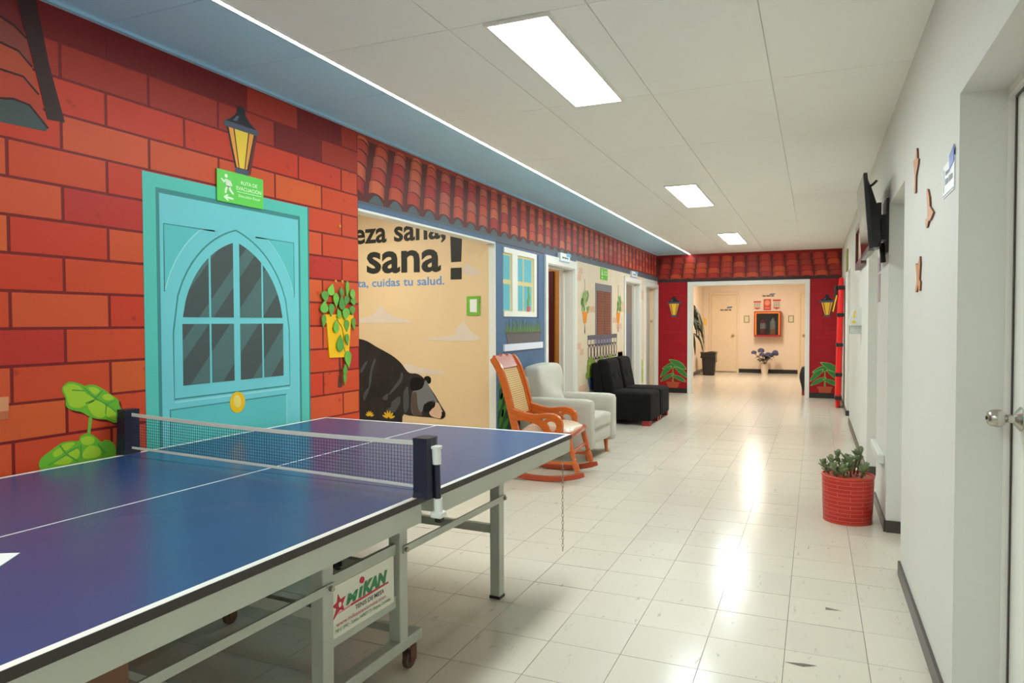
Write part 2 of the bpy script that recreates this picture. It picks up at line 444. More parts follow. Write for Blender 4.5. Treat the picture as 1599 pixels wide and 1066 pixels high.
# door casings on the left wall: (outer y0, outer y1, inner y0, inner y1, outer top, inner top)
def casing(n, o0, o1, i0, i1, zt, zi, label, depth=0.2):
    m = MB()
    m.box(XL, XL + 0.022, o0, i0, 0, zt).box(XL, XL + 0.022, i1, o1, 0, zt).box(XL, XL + 0.022, i0, i1, zi, zt)
    f = struct('trim_%d' % n, m, 'trim_white', label=label)
    MB().box(XL - depth, XL + 0.006, i1 - 0.012, i1, 0, zi).box(XL - depth, XL + 0.006, i0, i0 + 0.012, 0, zi).box(XL - depth, XL + 0.006, i0, i1, zi - 0.012, zi).build('jamb', 'trim_white', f)
    MB().box(XL - depth * 0.72, XL - depth * 0.72 + 0.02, i1 - 0.03, i1 - 0.012, 0, zi - 0.012).box(XL - depth * 0.72, XL - depth * 0.72 + 0.02, i0 + 0.012, i1, zi - 0.03, zi - 0.012).build('door_stop', 'trim_white', f)
    return f
casing(4, 7.324, 8.444, 7.40, 8.34, 2.09, 2.0, 'white casing of the doorway beside the painted window', 0.18)
casing(5, 10.86, 12.0, 10.93, 11.9, 2.06, 1.99, 'white casing of the doorway right of the painted balcony', 0.12)
casing(6, 12.30, 13.435, 12.37, 13.38, 2.045, 1.975, 'white casing of the last doorway before the red end wall', 0.2)
# a door leaf standing open in the last doorway
dl = struct('door_6', MB().box(-2.885, -2.80, 13.30, 13.34, 0.01, 1.97), 'door_cream', label='cream door leaf standing open in the last left doorway')
MB().ball((-2.84, 13.285, 1.36), 0.022).build('door_knob', 'steel', dl, smooth=True)

# ---------------------------------------------------------------- right wall with door recesses
w = MB(); T1 = XR + 0.15
OPEN_R = [(1.70, 2.68, 2.075), (4.20, 5.03, 2.075), (5.84, 6.86, 2.075), (10.24, 11.05, 2.05)]
y = -5.0
for a, b, z in OPEN_R:
    w.box(XR, T1, y, a, 0, ZC); w.box(XR, T1, a, b, z, ZC); y = b
w.box(XR, T1, y, YF + 0.15, 0, ZC)
struct('wall_right', w, 'wall_white', label='white right corridor wall with recessed doors')
struct('wall_back', MB().box(-7.2, 3.0, -5.1, -5.0, 0, ZC), 'wall_white', label='white wall behind the photographer')
for k, (a, b, z) in enumerate(OPEN_R):
    d = struct('door_%d' % (k + 1), MB().box(T1 + 0.004, T1 + 0.044, a + 0.03, b - 0.006 if k == 0 else b - 0.03, 0.012, z - 0.03), 'door_white',
               label=['white door at the right edge of the view with a steel knob', 'white recessed door past the wooden birds', 'white recessed door behind the potted succulent', 'white recessed door near the red stretcher'][k])
    fr = MB()
    fr.box(T1 - 0.02, T1 + 0.05, a, a + 0.026, 0, z).box(T1 - 0.02, T1 + 0.05, b - (0.002 if k == 0 else 0.026), b - (0.0005 if k == 0 else 0), 0, z).box(T1 - 0.02, T1 + 0.05, a, b, z - 0.026, z)
    fr.build('door_frame', 'trim_white', d)
    MB().box(T1 + 0.05, T1 + 0.06, a, b, 0, z).build('gap', 'baseboard_dark', d)
    if k == 0:
        MB().box(T1 - 0.001, T1 + 0.003, b - 0.012, b - 0.002, 0, z - 0.026).box(T1 - 0.001, T1 + 0.003, a + 0.03, b - 0.012, z - 0.034, z - 0.026).build('door_seal', 'baseboard_dark', d)  # added dark strip that draws the shaded gap between leaf and reveal
        kn = MB().lathe([(0.001, -0.002), (0.037, 0.0), (0.037, 0.004), (0.024, 0.014), (0.0135, 0.02), (0.0125, 0.036), (0.018, 0.042), (0.0265, 0.052), (0.0275, 0.066), (0.024, 0.08), (0.017, 0.088), (0.001, 0.09)], (T1 + 0.004, 2.567, 1.043), 28, axis=(-1, 0, 0)).build('door_knob', 'steel', d, smooth=True)
        kn['label'] = 'round satin steel door knob'
        MB().cyl((T1 - 0.086, 2.567, 1.043), (T1 - 0.0865 - 0.002, 2.567, 1.043), 0.006, n=10).build('keyhole', 'baseboard_black', kn)
    else:
        MB().ball((T1 - 0.04, b - 0.12, 1.0), 0.028).cyl((T1 - 0.03, b - 0.12, 1.0), (T1 + 0.004, b - 0.12, 1.0), 0.012).build('door_knob', 'steel', d, smooth=True)
bb = MB()
segs = [(2.68, 4.20), (5.03, 5.84), (6.86, 10.24), (11.05, YF)]
for a, b in segs: bb.box(XR - 0.012, XR, a, b, 0, 0.075)
for a, b, z in OPEN_R[1:]: bb.box(XR, T1 + 0.003, b - 0.012, b, 0, 0.075)
struct('baseboard_right', bb, 'baseboard_dark', label='dark baseboard along the white right wall')
bt = MB()
for a, b in segs[1:]: bt.box(XR - 0.004, XR, a, b, 0, 0.005)
bl = MB()
for a, b in ((-5.0, 3.86), (6.022, 7.324), (8.444, 10.86), (12.0, 12.30)): bl.box(XL, XL + 0.012, a, b, 0, 0.075)
struct('baseboard_left', bl, 'baseboard_black', label='dark baseboard along the painted left wall')

# ---------------------------------------------------------------- far wall and the hall behind it
w = MB(); FX0, FX1 = -2.12, -0.15
w.box(XL - 0.1, FX0, YF, YF + 0.15, 0, ZC).box(FX1, XR + 0.15, YF, YF + 0.15, 0, ZC).box(FX0, FX1, YF, YF + 0.15, 2.02, ZC)
struct('wall_far', w, 'wall_cream', label='red end wall of the corridor with a wide white-framed opening')
m = MB(); m.box(-2.194, -2.108, YF - 0.022, YF, 0, 2.085).box(-0.159, -0.085, YF - 0.022, YF, 0, 2.085).box(-2.108, -0.159, YF - 0.022, YF, 2.012, 2.085)
f = struct('trim_7', m, 'trim_white', label='white frame around the opening in the red end wall')
MB().box(-2.122, -2.108, YF, YF + 0.16, 0, 2.012).box(-0.159, -0.145, YF, YF + 0.16, 0, 2.012).box(-2.108, -0.159, YF, YF + 0.16, 2.012, 2.024).build('jamb', 'trim_white', f)
struct('baseboard_far', MB().box(XL + 0.012, -2.194, YF - 0.016, YF, 0, 0.09).box(-0.085, XR - 0.012, YF - 0.016, YF, 0, 0.09), 'baseboard_black', label='black baseboard under the red end wall')
struct('wall_hall_back', MB().box(XL - 0.1, 1.4, YB, YB + 0.1, 0, ZC), 'wall_cream', label='cream back wall of the hall behind the opening')
struct('wall_hall_left', MB().box(XL - 0.1, XL, YF + 0.15, YB, 0, ZC), 'wall_cream', label='cream left wall of the hall behind the opening')
struct('wall_hall_right', MB().box(1.3, 1.4, YF + 0.15, YB, 0, ZC), 'wall_cream')
struct('baseboard_hall', MB().box(-1.84, -0.40, YB - 0.014, YB, 0, 0.1).box(XL, XL + 0.014, YF + 0.15, YB, 0, 0.09).box(0.5, 1.3, YB - 0.014, YB, 0, 0.1), 'baseboard_black', label='black baseboard of the hall behind the opening')
def hall_door(n, x0, x1, label, kx):
    m = MB().box(x0 - 0.05, x0, YB - 0.02, YB, 0, 2.05).box(x1, x1 + 0.05, YB - 0.02, YB, 0, 2.05).box(x0 - 0.05, x1 + 0.05, YB - 0.02, YB, 2.05, 2.12)
    d = struct('door_%d' % n, MB().box(x0 + 0.006, x1 - 0.006, YB - 0.012, YB, 0.03, 2.045), 'door_cream', label=label)
    m.build('door_frame', 'door_cream', d)
    MB().box(x0 + 0.006, x1 - 0.006, YB - 0.013, YB, 0.0, 0.03).build('threshold', 'steel', d)
    k = MB().lathe([(0.001, 0), (0.036, 0.002), (0.034, 0.008), (0.014, 0.016), (0.014, 0.03), (0.03, 0.04), (0.034, 0.056), (0.024, 0.07), (0.001, 0.074)], (kx, YB - 0.012, 0.98), 16, axis=(0, -1, 0)).build('door_knob', 'brass', d, smooth=True)
    return d
hall_door(7, -2.55, -1.89, 'closed cream door in the hall left of the extinguisher cabinet', -1.99)
hall_door(8, -0.34, 0.45, 'cream door in the hall at the right edge of the opening', -0.26)

# ---------------------------------------------------------------- printed murals on the left wall: flat vinyl artwork, every tone of it is ink
def print_mat(name, c, spots=None, amt=0.0, grad=None):
    # matte vinyl print: flat ink with printed blotches
    m = mat(name, c, 0.45, var=0.05, scale=2.5, spec=0.22)
    if spots:
        nt = m.node_tree; N = nt.nodes; K = nt.links; b = N['Principled BSDF']
        old = b.inputs['Base Color'].links[0].from_socket
        geo = N.new('ShaderNodeNewGeometry'); vo = N.new('ShaderNodeTexVoronoi'); vo.inputs['Scale'].default_value = 9.0; vo.inputs['Randomness'].default_value = 1.0
        K.new(geo.outputs['Position'], vo.inputs[0])
        rp = N.new('ShaderNodeValToRGB'); rp.color_ramp.elements[0].position = 0.05; rp.color_ramp.elements[1].position = 0.15
        rp.color_ramp.elements[0].color = (amt, amt, amt, 1); rp.color_ramp.elements[1].color = (0, 0, 0, 1)
        K.new(vo.outputs['Distance'], rp.inputs[0])
        mx = N.new('ShaderNodeMix'); mx.data_type = 'RGBA'; mx.inputs[7].default_value = rgb(spots)
        K.new(rp.outputs[0], mx.inputs[0]); K.new(old, mx.inputs[6]); K.new(mx.outputs[2], b.inputs['Base Color'])
    return m
print_mat('brick_joint', (126, 34, 34))
BR = []
for i, c in enumerate([(208, 74, 40), (212, 84, 47), (204, 62, 37), (190, 52, 41), (174, 48, 43), (214, 92, 45)]):
    print_mat('brick_print_%d' % i, c, (160, 42, 34), 0.6); BR.append('brick_print_%d' % i)
print_mat('brick_print_dark', (122, 32, 30), (92, 22, 22), 0.5); print_mat('brick_print_dusk', (168, 52, 34), (126, 34, 28), 0.5)  # top courses darker: shading put into the printed brick colours

bmur = thing('brick_mural', 'orange-red brick wall print covering the left wall beside the table', 'mural', (XL, 3.0, 0))
MB().plate(LW, rect(0.6, 3.86, 0.076, 2.588), 0.0005, 0.002).build('backing', 'brick_joint', bmur)
Z0, PH, PW = 0.757, 0.1415, 0.402
cache = {}
for k in range(-5, 13):
    z0 = Z0 + k * PH; z1 = min(z0 + PH, 2.588)
    ph = 1.675 if k % 2 == 0 else 1.883
    i = -3
    while True:
        a = ph + i * PW; b = a + PW; i += 1
        if a >= 3.85: break
        a, b = max(a, 0.62), min(b, 3.86)
        if b - a < 0.03: continue
        g = 0.0055
        key = (round(b - a, 2), round(z1 - z0, 3))
        R_ = random.Random(int(a * 100) * 31 + k * 977)
        q = R_.random()
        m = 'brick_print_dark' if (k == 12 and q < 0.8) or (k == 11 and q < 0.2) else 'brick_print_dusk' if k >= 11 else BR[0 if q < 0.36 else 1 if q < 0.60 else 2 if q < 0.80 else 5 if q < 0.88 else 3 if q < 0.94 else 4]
        kk = key + (m,)
        if kk not in cache:
            cache[kk] = MB().box(0, 0.0012, g, key[0] - g, g, key[1] - g).mesh('brick', m)
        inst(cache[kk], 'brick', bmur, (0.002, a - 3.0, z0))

# painted roof corner at the upper left
roofc = thing('painted_roof_corner', 'painted roof tiles and dark rafter at the upper left corner', 'mural', (XL, 1.7, 2.1))
print_mat('rafter', (62, 36, 32)); print_mat('tile_end', (74, 82, 78)); print_mat('tile_line', (64, 30, 28))
print_mat('rt_a', (186, 66, 44)); print_mat('rt_b', (120, 40, 36)); print_mat('rt_c', (184, 76, 46)); print_mat('rt_e', (142, 66, 54))
def shade_print(name, c):
    # printed barrel tile: lighter in the middle of the tile, darker at its rims (artwork, generated coordinates)
    m = mat(name, c, 0.45, var=0.03, spec=0.22)
    nt = m.node_tree; N = nt.nodes; K = nt.links; b = N['Principled BSDF']
    old = b.inputs['Base Color'].links[0].from_socket
    tc = N.new('ShaderNodeTexCoord'); sx = N.new('ShaderNodeSeparateXYZ'); K.new(tc.outputs['Generated'], sx.inputs[0])
    return m, nt, old, sx
for nm, c in (('bt_a', (206, 82, 54)), ('bt_b', (192, 68, 52)), ('bt_c', (212, 100, 66)), ('bt_d', (184, 54, 48)), ('bt_e', (196, 92, 70)), ('ft_a', (192, 66, 50)), ('ft_b', (178, 54, 44)), ('ft_c', (206, 82, 50)), ('ft_d', (166, 58, 48))):
    m, nt, old, sx = shade_print(nm, c)
    N = nt.nodes; K = nt.links
    ax = 0 if nm[0] == 'f' else 1
    pp = N.new('ShaderNodeMath'); pp.operation = 'PINGPONG'; pp.inputs[1].default_value = 0.5; K.new(sx.outputs[ax], pp.inputs[0])
    mr = N.new('ShaderNodeMapRange'); mr.inputs[1].default_value = 0.0; mr.inputs[2].default_value = 0.28; mr.inputs[3].default_value = 0.55; mr.inputs[4].default_value = 1.0
    K.new(pp.outputs[0], mr.inputs[0])
    mx = N.new('ShaderNodeMix'); mx.data_type = 'RGBA'; mx.blend_type = 'MULTIPLY'; mx.inputs[0].default_value = 1.0
    K.new(old, mx.inputs[6]); K.new(mr.outputs[0], mx.inputs[7]); K.new(mx.outputs[2], N['Principled BSDF'].inputs['Base Color'])
lo = 1.05
MB().plate(LW, [(1.721,2.554),(1.793,2.583),(1.838,2.354),(1.897,2.143),(1.827,2.137),(1.776,2.346)], 0.0036, 0.0046).build('rafter', 'rafter', roofc)
pts = [(1.665,2.565),(1.732,2.522),(1.663,2.471),(1.754,2.429),(1.661,2.377),(1.775,2.321),(1.659,2.277),(1.798,2.224),(1.657,2.169),(1.829,2.11),(1.655,2.086)]
def tile_arc(p_l_top, p_r_top, p_l_bot, p_r_bot, zl_top, zl_bot):
    return None
y_ = [1.655, 2.10]
A_ = [(1.665,2.577),(1.699,2.556),(1.737,2.489),(1.748,2.427),(1.697,2.461),(1.663,2.471)]
MB().plate(LW, [(lo, A_[0][1] - 0.0)] + A_[:-1] + [A_[-1], (lo, A_[-1][1] - 0.05)], 0.0034, 0.0042).build('tile', 'rt_b', roofc)
A_ = [(1.663,2.464),(1.708,2.45),(1.754,2.42),(1.77,2.325),(1.723,2.37),(1.661,2.378)]
MB().plate(LW, [(lo, A_[0][1] - 0.05)] + A_ + [(lo, A_[-1][1] - 0.05)], 0.0034, 0.0042).build('tile', 'rt_e', roofc)
A_ = [(1.661,2.37),(1.723,2.361),(1.772,2.317),(1.795,2.23),(1.739,2.279),(1.659,2.28)]
MB().plate(LW, [(lo, A_[0][1] - 0.05)] + A_ + [(lo, A_[-1][1] - 0.05)], 0.0034, 0.0042).build('tile', 'rt_c', roofc)
A_ = [(1.659,2.271),(1.739,2.27),(1.796,2.22),(1.826,2.115),(1.76,2.177),(1.702,2.183),(1.657,2.173)]
MB().plate(LW, [(lo, A_[0][1] - 0.04)] + A_ + [(lo, A_[-1][1] - 0.03)], 0.0034, 0.0042).build('tile', 'rt_a', roofc)
A_ = [(1.657,2.164),(1.702,2.176),(1.76,2.17),(1.826,2.103),(1.82,2.089),(1.655,2.083)]
MB().plate(LW, [(lo, A_[0][1] - 0.03)] + A_ + [(lo, A_[-1][1] + 0.0)], 0.0034, 0.0042).build('tile_underside', 'tile_end', roofc)
for A_ in ([(1.663,2.469),(1.708,2.456),(1.754,2.423)], [(1.661,2.374),(1.723,2.365),(1.772,2.322)], [(1.659,2.276),(1.739,2.275),(1.796,2.223)], [(1.657,2.17),(1.702,2.181),(1.76,2.174),(1.83,2.103)]):
    MB().ribbon(LW, [(lo, A_[0][1] - 0.02)] + A_, 0.008, 0.0042, 0.0048).build('tile_line', 'tile_line', roofc)

# painted turquoise door
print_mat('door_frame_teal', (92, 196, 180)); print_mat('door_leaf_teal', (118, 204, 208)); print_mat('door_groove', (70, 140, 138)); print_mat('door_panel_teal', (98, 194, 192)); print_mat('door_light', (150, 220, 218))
pd = thing('painted_door', 'painted turquoise arched-window door on the brick mural', 'mural', (XL, 2.8, 0.08))
D0, D1, DZ = 2.245, 3.356, 2.022
MB().plate(LW, rect(D0, D1, 0.08, DZ), 0.0034, 0.0048).build('frame', 'door_frame_teal', pd)
MB().plate(LW, rect(D0 + 0.068, D1 - 0.068, 0.08, DZ - 0.062), 0.0048, 0.0054).build('printed_outline', 'door_groove', pd)  # shadow of the frame round the leaf, printed as a darker rim
lf = MB().plate(LW, rect(D0 + 0.085, D1 - 0.085, 0.08, DZ - 0.085), 0.0054, 0.006).build('leaf', 'door_leaf_teal', pd)
YC = 2.792
def arch(y, hw, spring, apex):
    # pointed arch: height of the intrados at y
    d = abs(y - YC)
    if d >= hw: return spring
    hgt = apex - spring; R_ = (hw * hw + hgt * hgt) / (2 * hw)
    return spring + math.sqrt(max(0, R_ * R_ - (d + R_ - hw) ** 2))
def arch_outline(hw, spring, apex, zb, n=14):
    ys = [YC - hw + 2 * hw * i / (2 * n) for i in range(2 * n + 1)]
    return [(YC - hw, zb)] + [(y, arch(y, hw, spring, apex)) for y in ys] + [(YC + hw, zb)]
HW, SPR, APX, ZB = 0.343, 1.31, 1.76, 1.045
MB().ribbon(LW, arch_outline(HW + 0.052, SPR - 0.01, APX + 0.06, ZB - 0.06), 0.008, 0.006, 0.0066, closed=True).build('groove', 'door_groove', pd)
def pane_mat():
    m = mat('painted_glass', (74, 98, 96), 0.42, var=0.02)
    nt = m.node_tree; N = nt.nodes; K = nt.links; b = N['Principled BSDF']
    geo = N.new('ShaderNodeNewGeometry'); sx = N.new('ShaderNodeSeparateXYZ'); K.new(geo.outputs['Position'], sx.inputs[0])
    a = N.new('ShaderNodeMath'); a.operation = 'SUBTRACT'; K.new(sx.outputs[2], a.inputs[0])
    sc = N.new('ShaderNodeMath'); sc.operation = 'MULTIPLY'; sc.inputs[1].default_value = 1.15; K.new(sx.outputs[1], sc.inputs[0]); K.new(sc.outputs[0], a.inputs[1])
    rp = N.new('ShaderNodeValToRGB'); rp.color_ramp.interpolation = 'CONSTANT'
    mr = N.new('ShaderNodeMapRange'); mr.inputs[1].default_value = -2.6; mr.inputs[2].default_value = -1.3; K.new(a.outputs[0], mr.inputs[0]); K.new(mr.outputs[0], rp.inputs[0])
    dk, lt = rgb((66, 78, 76)), rgb((76, 108, 106))
    e = rp.color_ramp.elements
    e[0].position = 0; e[0].color = dk; e[1].position = 0.12; e[1].color = lt
    for p_, c_ in ((0.24, dk), (0.42, lt), (0.60, dk), (0.72, lt), (0.80, dk), (0.95, lt)):
        n_ = e.new(p_); n_.color = c_
    K.new(rp.outputs[0], b.inputs['Base Color'])
pane_mat()
cuts = [YC - HW, YC - 0.182, YC - 0.168, YC - 0.022, YC + 0.022, YC + 0.178, YC + 0.192, YC + HW]
for a, b in ((0, 1), (2, 3), (4, 5), (6, 7)):
    y0, y1 = cuts[a], cuts[b]
    MB().plate(LW, rect(y0, y1, ZB, 1.338), 0.006, 0.0072).build('pane', 'painted_glass', pd)
    n = 10; top = [(y0 + (y1 - y0) * i / n, arch(y0 + (y1 - y0) * i / n, HW, SPR, APX)) for i in range(n + 1)]
    ya_, yb_ = y0, y1
    while arch(ya_, HW, SPR, APX) < 1.372: ya_ += 0.001
    while arch(yb_, HW, SPR, APX) < 1.372: yb_ -= 0.001
    top = [(ya_ + (yb_ - ya_) * i / n, arch(ya_ + (yb_ - ya_) * i / n, HW, SPR, APX)) for i in range(n + 1)]
    MB().plate(LW, [(ya_, 1.37), (yb_, 1.37)] + top[::-1], 0.006, 0.0072).build('pane', 'painted_glass', pd)
def groove(pts, w=0.006, m='door_groove'): MB().ribbon(LW, pts, w, 0.006, 0.0066).build('groove', m, pd)
def spandrel(sg):
    hw2 = HW + 0.095
    e0, e1 = YC + sg * 0.44, YC + sg * 0.14
    arc = [(e1 + (e0 - e1) * i / 10, arch(e1 + (e0 - e1) * i / 10, hw2 + 0.02, SPR + 0.04, APX + 0.13)) for i in range(11)]
    arc = [(y, min(max(z, 1.45), 1.80)) for y, z in arc]
    MB().plate(LW, [(e0, 1.80)] + [(e1, 1.80)] + arc[1:], 0.006, 0.0066).build('spandrel', 'door_panel_teal', pd)
    MB().ribbon(LW, [(e1, 1.80), (e0, 1.80), (e0, arc[-1][1])], 0.006, 0.0066, 0.007).build('groove', 'door_groove', pd)
    MB().ribbon(LW, arc, 0.006, 0.0066, 0.007).build('groove', 'door_light', pd)
spandrel(-1); spandrel(1)
MB().plate(LW, rect(YC - 0.42, YC + 0.365, 0.25, 0.937), 0.006, 0.0064).build('lower_panel', 'door_panel_teal', pd)
MB().ribbon(LW, [(YC - 0.42, 0.25), (YC - 0.42, 0.937), (YC + 0.365, 0.937)], 0.007, 0.0064, 0.007).build('groove', 'door_groove', pd)
MB().ribbon(LW, [(YC + 0.365, 0.937), (YC + 0.365, 0.25), (YC - 0.42, 0.25)], 0.007, 0.0064, 0.007).build('groove', 'door_light', pd)
MB().ribbon(LW, [(YC - HW - 0.05, ZB - 0.075), (YC + HW + 0.05, ZB - 0.075)], 0.008, 0.006, 0.0066).build('groove', 'door_light', pd)
print_mat('door_edge', (64, 120, 110))
MB().plate(LW, rect(D1, D1 + 0.012, 0.08, DZ), 0.0034, 0.0042).build('printed_outline', 'door_edge', pd)  # shadow strip along the frame, drawn as print colour
print_mat('knob_yellow', (246, 192, 36)); print_mat('knob_light', (252, 218, 110))
kn = MB().plate(LW, ell((2.787, 0.93), 0.052, 0.055, 28), 0.0064, 0.0085).build('knob', 'knob_yellow', pd)
MB().plate(LW, ell((2.785, 0.936), 0.024, 0.034, 20, 0.35), 0.0085, 0.009).build('highlight', 'knob_light', kn)

# painted lanterns
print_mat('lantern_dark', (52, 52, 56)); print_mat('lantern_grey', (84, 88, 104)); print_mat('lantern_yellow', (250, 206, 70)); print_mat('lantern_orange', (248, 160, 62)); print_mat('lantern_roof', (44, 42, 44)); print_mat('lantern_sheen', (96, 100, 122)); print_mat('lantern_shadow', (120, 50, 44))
def lantern(fr, cx, z0, z1, hw, label, base, t=0.0034):
    t_ = thing('painted_lantern', label, 'mural', base, 0, 'painted lanterns')
    h = z1 - z0
    Z = lambda f: z0 + f * h
    def pl(name, pts, m, ta, tb): return MB().plate(fr, [(cx + a * hw, Z(b)) for a, b in pts], t + ta, t + tb).build(name, m, t_)
    pl('printed_outline', [(-0.28, 0.02), (0.52, 0.02), (1.0, 0.70), (0.96, 0.72)], 'lantern_shadow', 0, 0.0004)  # drop shadow of the lantern, part of the printed artwork
    pl('body', [(-0.36, 0.0), (0.36, 0.0), (0.40, 0.08), (0.86, 0.66), (-0.86, 0.66), (-0.40, 0.08)], 'lantern_dark', 0.0004, 0.001)
    pl('foot', [(-0.40, 0.0), (0.40, 0.0), (0.40, 0.075), (-0.40, 0.075)], 'lantern_grey', 0.001, 0.0016)
    pl('pane', [(-0.14, 0.085), (0.14, 0.085), (0.40, 0.64), (-0.40, 0.64)], 'lantern_yellow', 0.001, 0.0016)
    pl('pane', [(-0.30, 0.085), (-0.20, 0.085), (-0.47, 0.64), (-0.74, 0.64)], 'lantern_orange', 0.001, 0.0016)
    pl('pane', [(0.20, 0.085), (0.30, 0.085), (0.74, 0.64), (0.47, 0.64)], 'lantern_orange', 0.001, 0.0016)
    pl('eave', [(-1.0, 0.64), (1.0, 0.64), (1.0, 0.725), (-1.0, 0.725)], 'lantern_grey', 0.0016, 0.0022)
    rf = pl('roof', [(-0.92, 0.725), (0.92, 0.725), (0.70, 0.76), (0.42, 0.83), (0.26, 0.89), (0.24, 0.95), (0.14, 0.99), (0, 1.0), (-0.14, 0.99), (-0.24, 0.95), (-0.26, 0.89), (-0.42, 0.83), (-0.70, 0.76)], 'lantern_roof', 0.001, 0.0018)
    MB().plate(fr, [(cx + a * hw, Z(b)) for a, b in [(-0.5, 0.75), (-0.25, 0.77), (-0.12, 0.85), (-0.28, 0.84)]], t + 0.0018, t + 0.0022).build('sheen', 'lantern_sheen', rf)
    return t_
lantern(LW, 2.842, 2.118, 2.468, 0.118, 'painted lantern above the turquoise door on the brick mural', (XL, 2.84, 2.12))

# painted lotus leaves low on the brick mural
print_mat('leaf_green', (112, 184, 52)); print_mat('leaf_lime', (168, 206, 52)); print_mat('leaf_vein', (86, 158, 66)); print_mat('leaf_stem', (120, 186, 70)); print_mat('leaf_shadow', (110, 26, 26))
lp = thing('painted_leaf_plant', 'painted lime-green lotus leaves low on the brick mural', 'mural', (XL, 2.0, 0.6))
up_ = [(1.863,1.081),(1.875,1.099),(1.901,1.107),(1.937,1.096),(1.961,1.084),(1.97,1.088),(2.003,1.085),(2.046,1.061),(2.077,1.037),(2.108,1.014),(2.114,0.988),(2.126,0.958),(2.097,0.915),(2.052,0.934),(2.009,0.943),(1.975,0.957),(1.943,0.979),(1.902,0.992),(1.879,1.01),(1.877,1.041),(1.866,1.065)]
MB().plate(LW, [(a + 0.012, b - 0.012) for a, b in sm2(up_, 3)], 0.0034, 0.0038).build('printed_outline', 'leaf_shadow', lp)  # leaf's drop shadow, printed as an offset dark copy
l1 = MB().plate(LW, sm2(up_, 3), 0.0038, 0.0046).build('leaf', 'leaf_green', lp)
for A_ in ([(1.868,1.084),(1.9,1.099),(1.936,1.086),(1.957,1.061),(1.985,1.038),(2.006,1.024),(1.968,1.008),(1.927,0.997),(1.891,1.013),(1.883,1.044)], [(1.968,1.008),(2.011,1.02),(2.049,0.995),(2.048,0.954),(2.026,0.945),(1.992,0.961)], [(2.056,0.99),(2.093,0.961),(2.092,0.928),(2.053,0.95)], [(2.032,1.034),(2.063,1.043),(2.09,1.02),(2.054,1.015)], [(1.973,1.075),(2.003,1.075),(2.024,1.059),(2.002,1.045)]):
    MB().plate(LW, sm2(A_, 3), 0.0046, 0.005).build('leaf_patch', 'leaf_lime', l1)
for A_ in ([(1.957,1.077),(1.986,1.046),(2.006,1.028),(2.054,0.999),(2.097,0.961)], [(2.006,1.028),(1.96,1.013)], [(2.006,1.032),(2.037,1.058)], [(1.904,1.073),(1.957,1.065)], [(2.054,0.999),(2.048,0.959)], [(2.058,1.002),(2.094,1.011)]):
    MB().ribbon(LW, A_, 0.005, 0.005, 0.0054).build('leaf_vein', 'leaf_vein', l1)
MB().plate(LW, [(1.975,0.955),(1.99,0.954),(1.978,0.879),(1.965,0.881)], 0.0034, 0.004).build('stem', 'leaf_stem', lp)
dn_ = [(1.767,0.787),(1.774,0.816),(1.794,0.831),(1.825,0.849),(1.86,0.866),(1.9,0.867),(1.928,0.863),(1.936,0.881),(1.961,0.888),(1.991,0.877),(2.016,0.853),(2.029,0.843),(2.046,0.849),(2.081,0.831),(2.094,0.779),(2.048,0.729),(1.921,0.73),(1.804,0.746)]
l2 = MB().plate(LW, sm2(dn_, 3), 0.004, 0.0048).build('leaf', 'leaf_green', lp)
for A_ in ([(1.821,0.83),(1.848,0.849),(1.86,0.843),(1.863,0.827),(1.832,0.813)], [(1.883,0.819),(1.919,0.833),(1.931,0.811),(1.914,0.79)], [(1.943,0.809),(1.973,0.836),(2.015,0.821),(2.023,0.791),(1.989,0.781),(1.947,0.789)], [(1.824,0.788),(1.863,0.811),(1.902,0.797),(1.882,0.777)], [(1.936,0.87),(1.965,0.877),(1.995,0.865),(1.99,0.841),(1.948,0.844)], [(1.856,0.857),(1.896,0.862),(1.911,0.854),(1.875,0.832)]):
    MB().plate(LW, sm2(A_, 3), 0.0048, 0.0052).build('leaf_patch', 'leaf_lime', l2)
for A_ in ([(1.85,0.856),(1.875,0.817),(1.922,0.781)], [(1.875,0.821),(1.927,0.839)], [(1.936,0.846),(1.939,0.79)], [(1.805,0.787),(1.871,0.814)], [(2.011,0.838),(2.045,0.791)]):
    MB().ribbon(LW, A_, 0.006, 0.0052, 0.0056).build('leaf_vein', 'leaf_vein', l2)
pb = thing('painted_block', 'pale orange painted block at the left edge of the brick mural', 'mural', (XL, 1.6, 0.95))
print_mat('block_light', (224, 150, 104)); print_mat('block_dark', (198, 108, 70))
A_ = [(1.66,1.07),(1.659,1.018),(1.659,0.987)]
MB().plate(LW, [(1.2, A_[1][1]), (A_[1][0], A_[1][1]), (A_[0][0], A_[0][1]), (1.2, A_[0][1] + 0.01)], 0.0034, 0.006).build('block_face', 'block_light', pb)
MB().plate(LW, [(1.2, A_[2][1]), (A_[2][0], A_[2][1]), (A_[1][0], A_[1][1]), (1.2, A_[1][1])], 0.0034, 0.006).build('block_face', 'block_dark', pb)

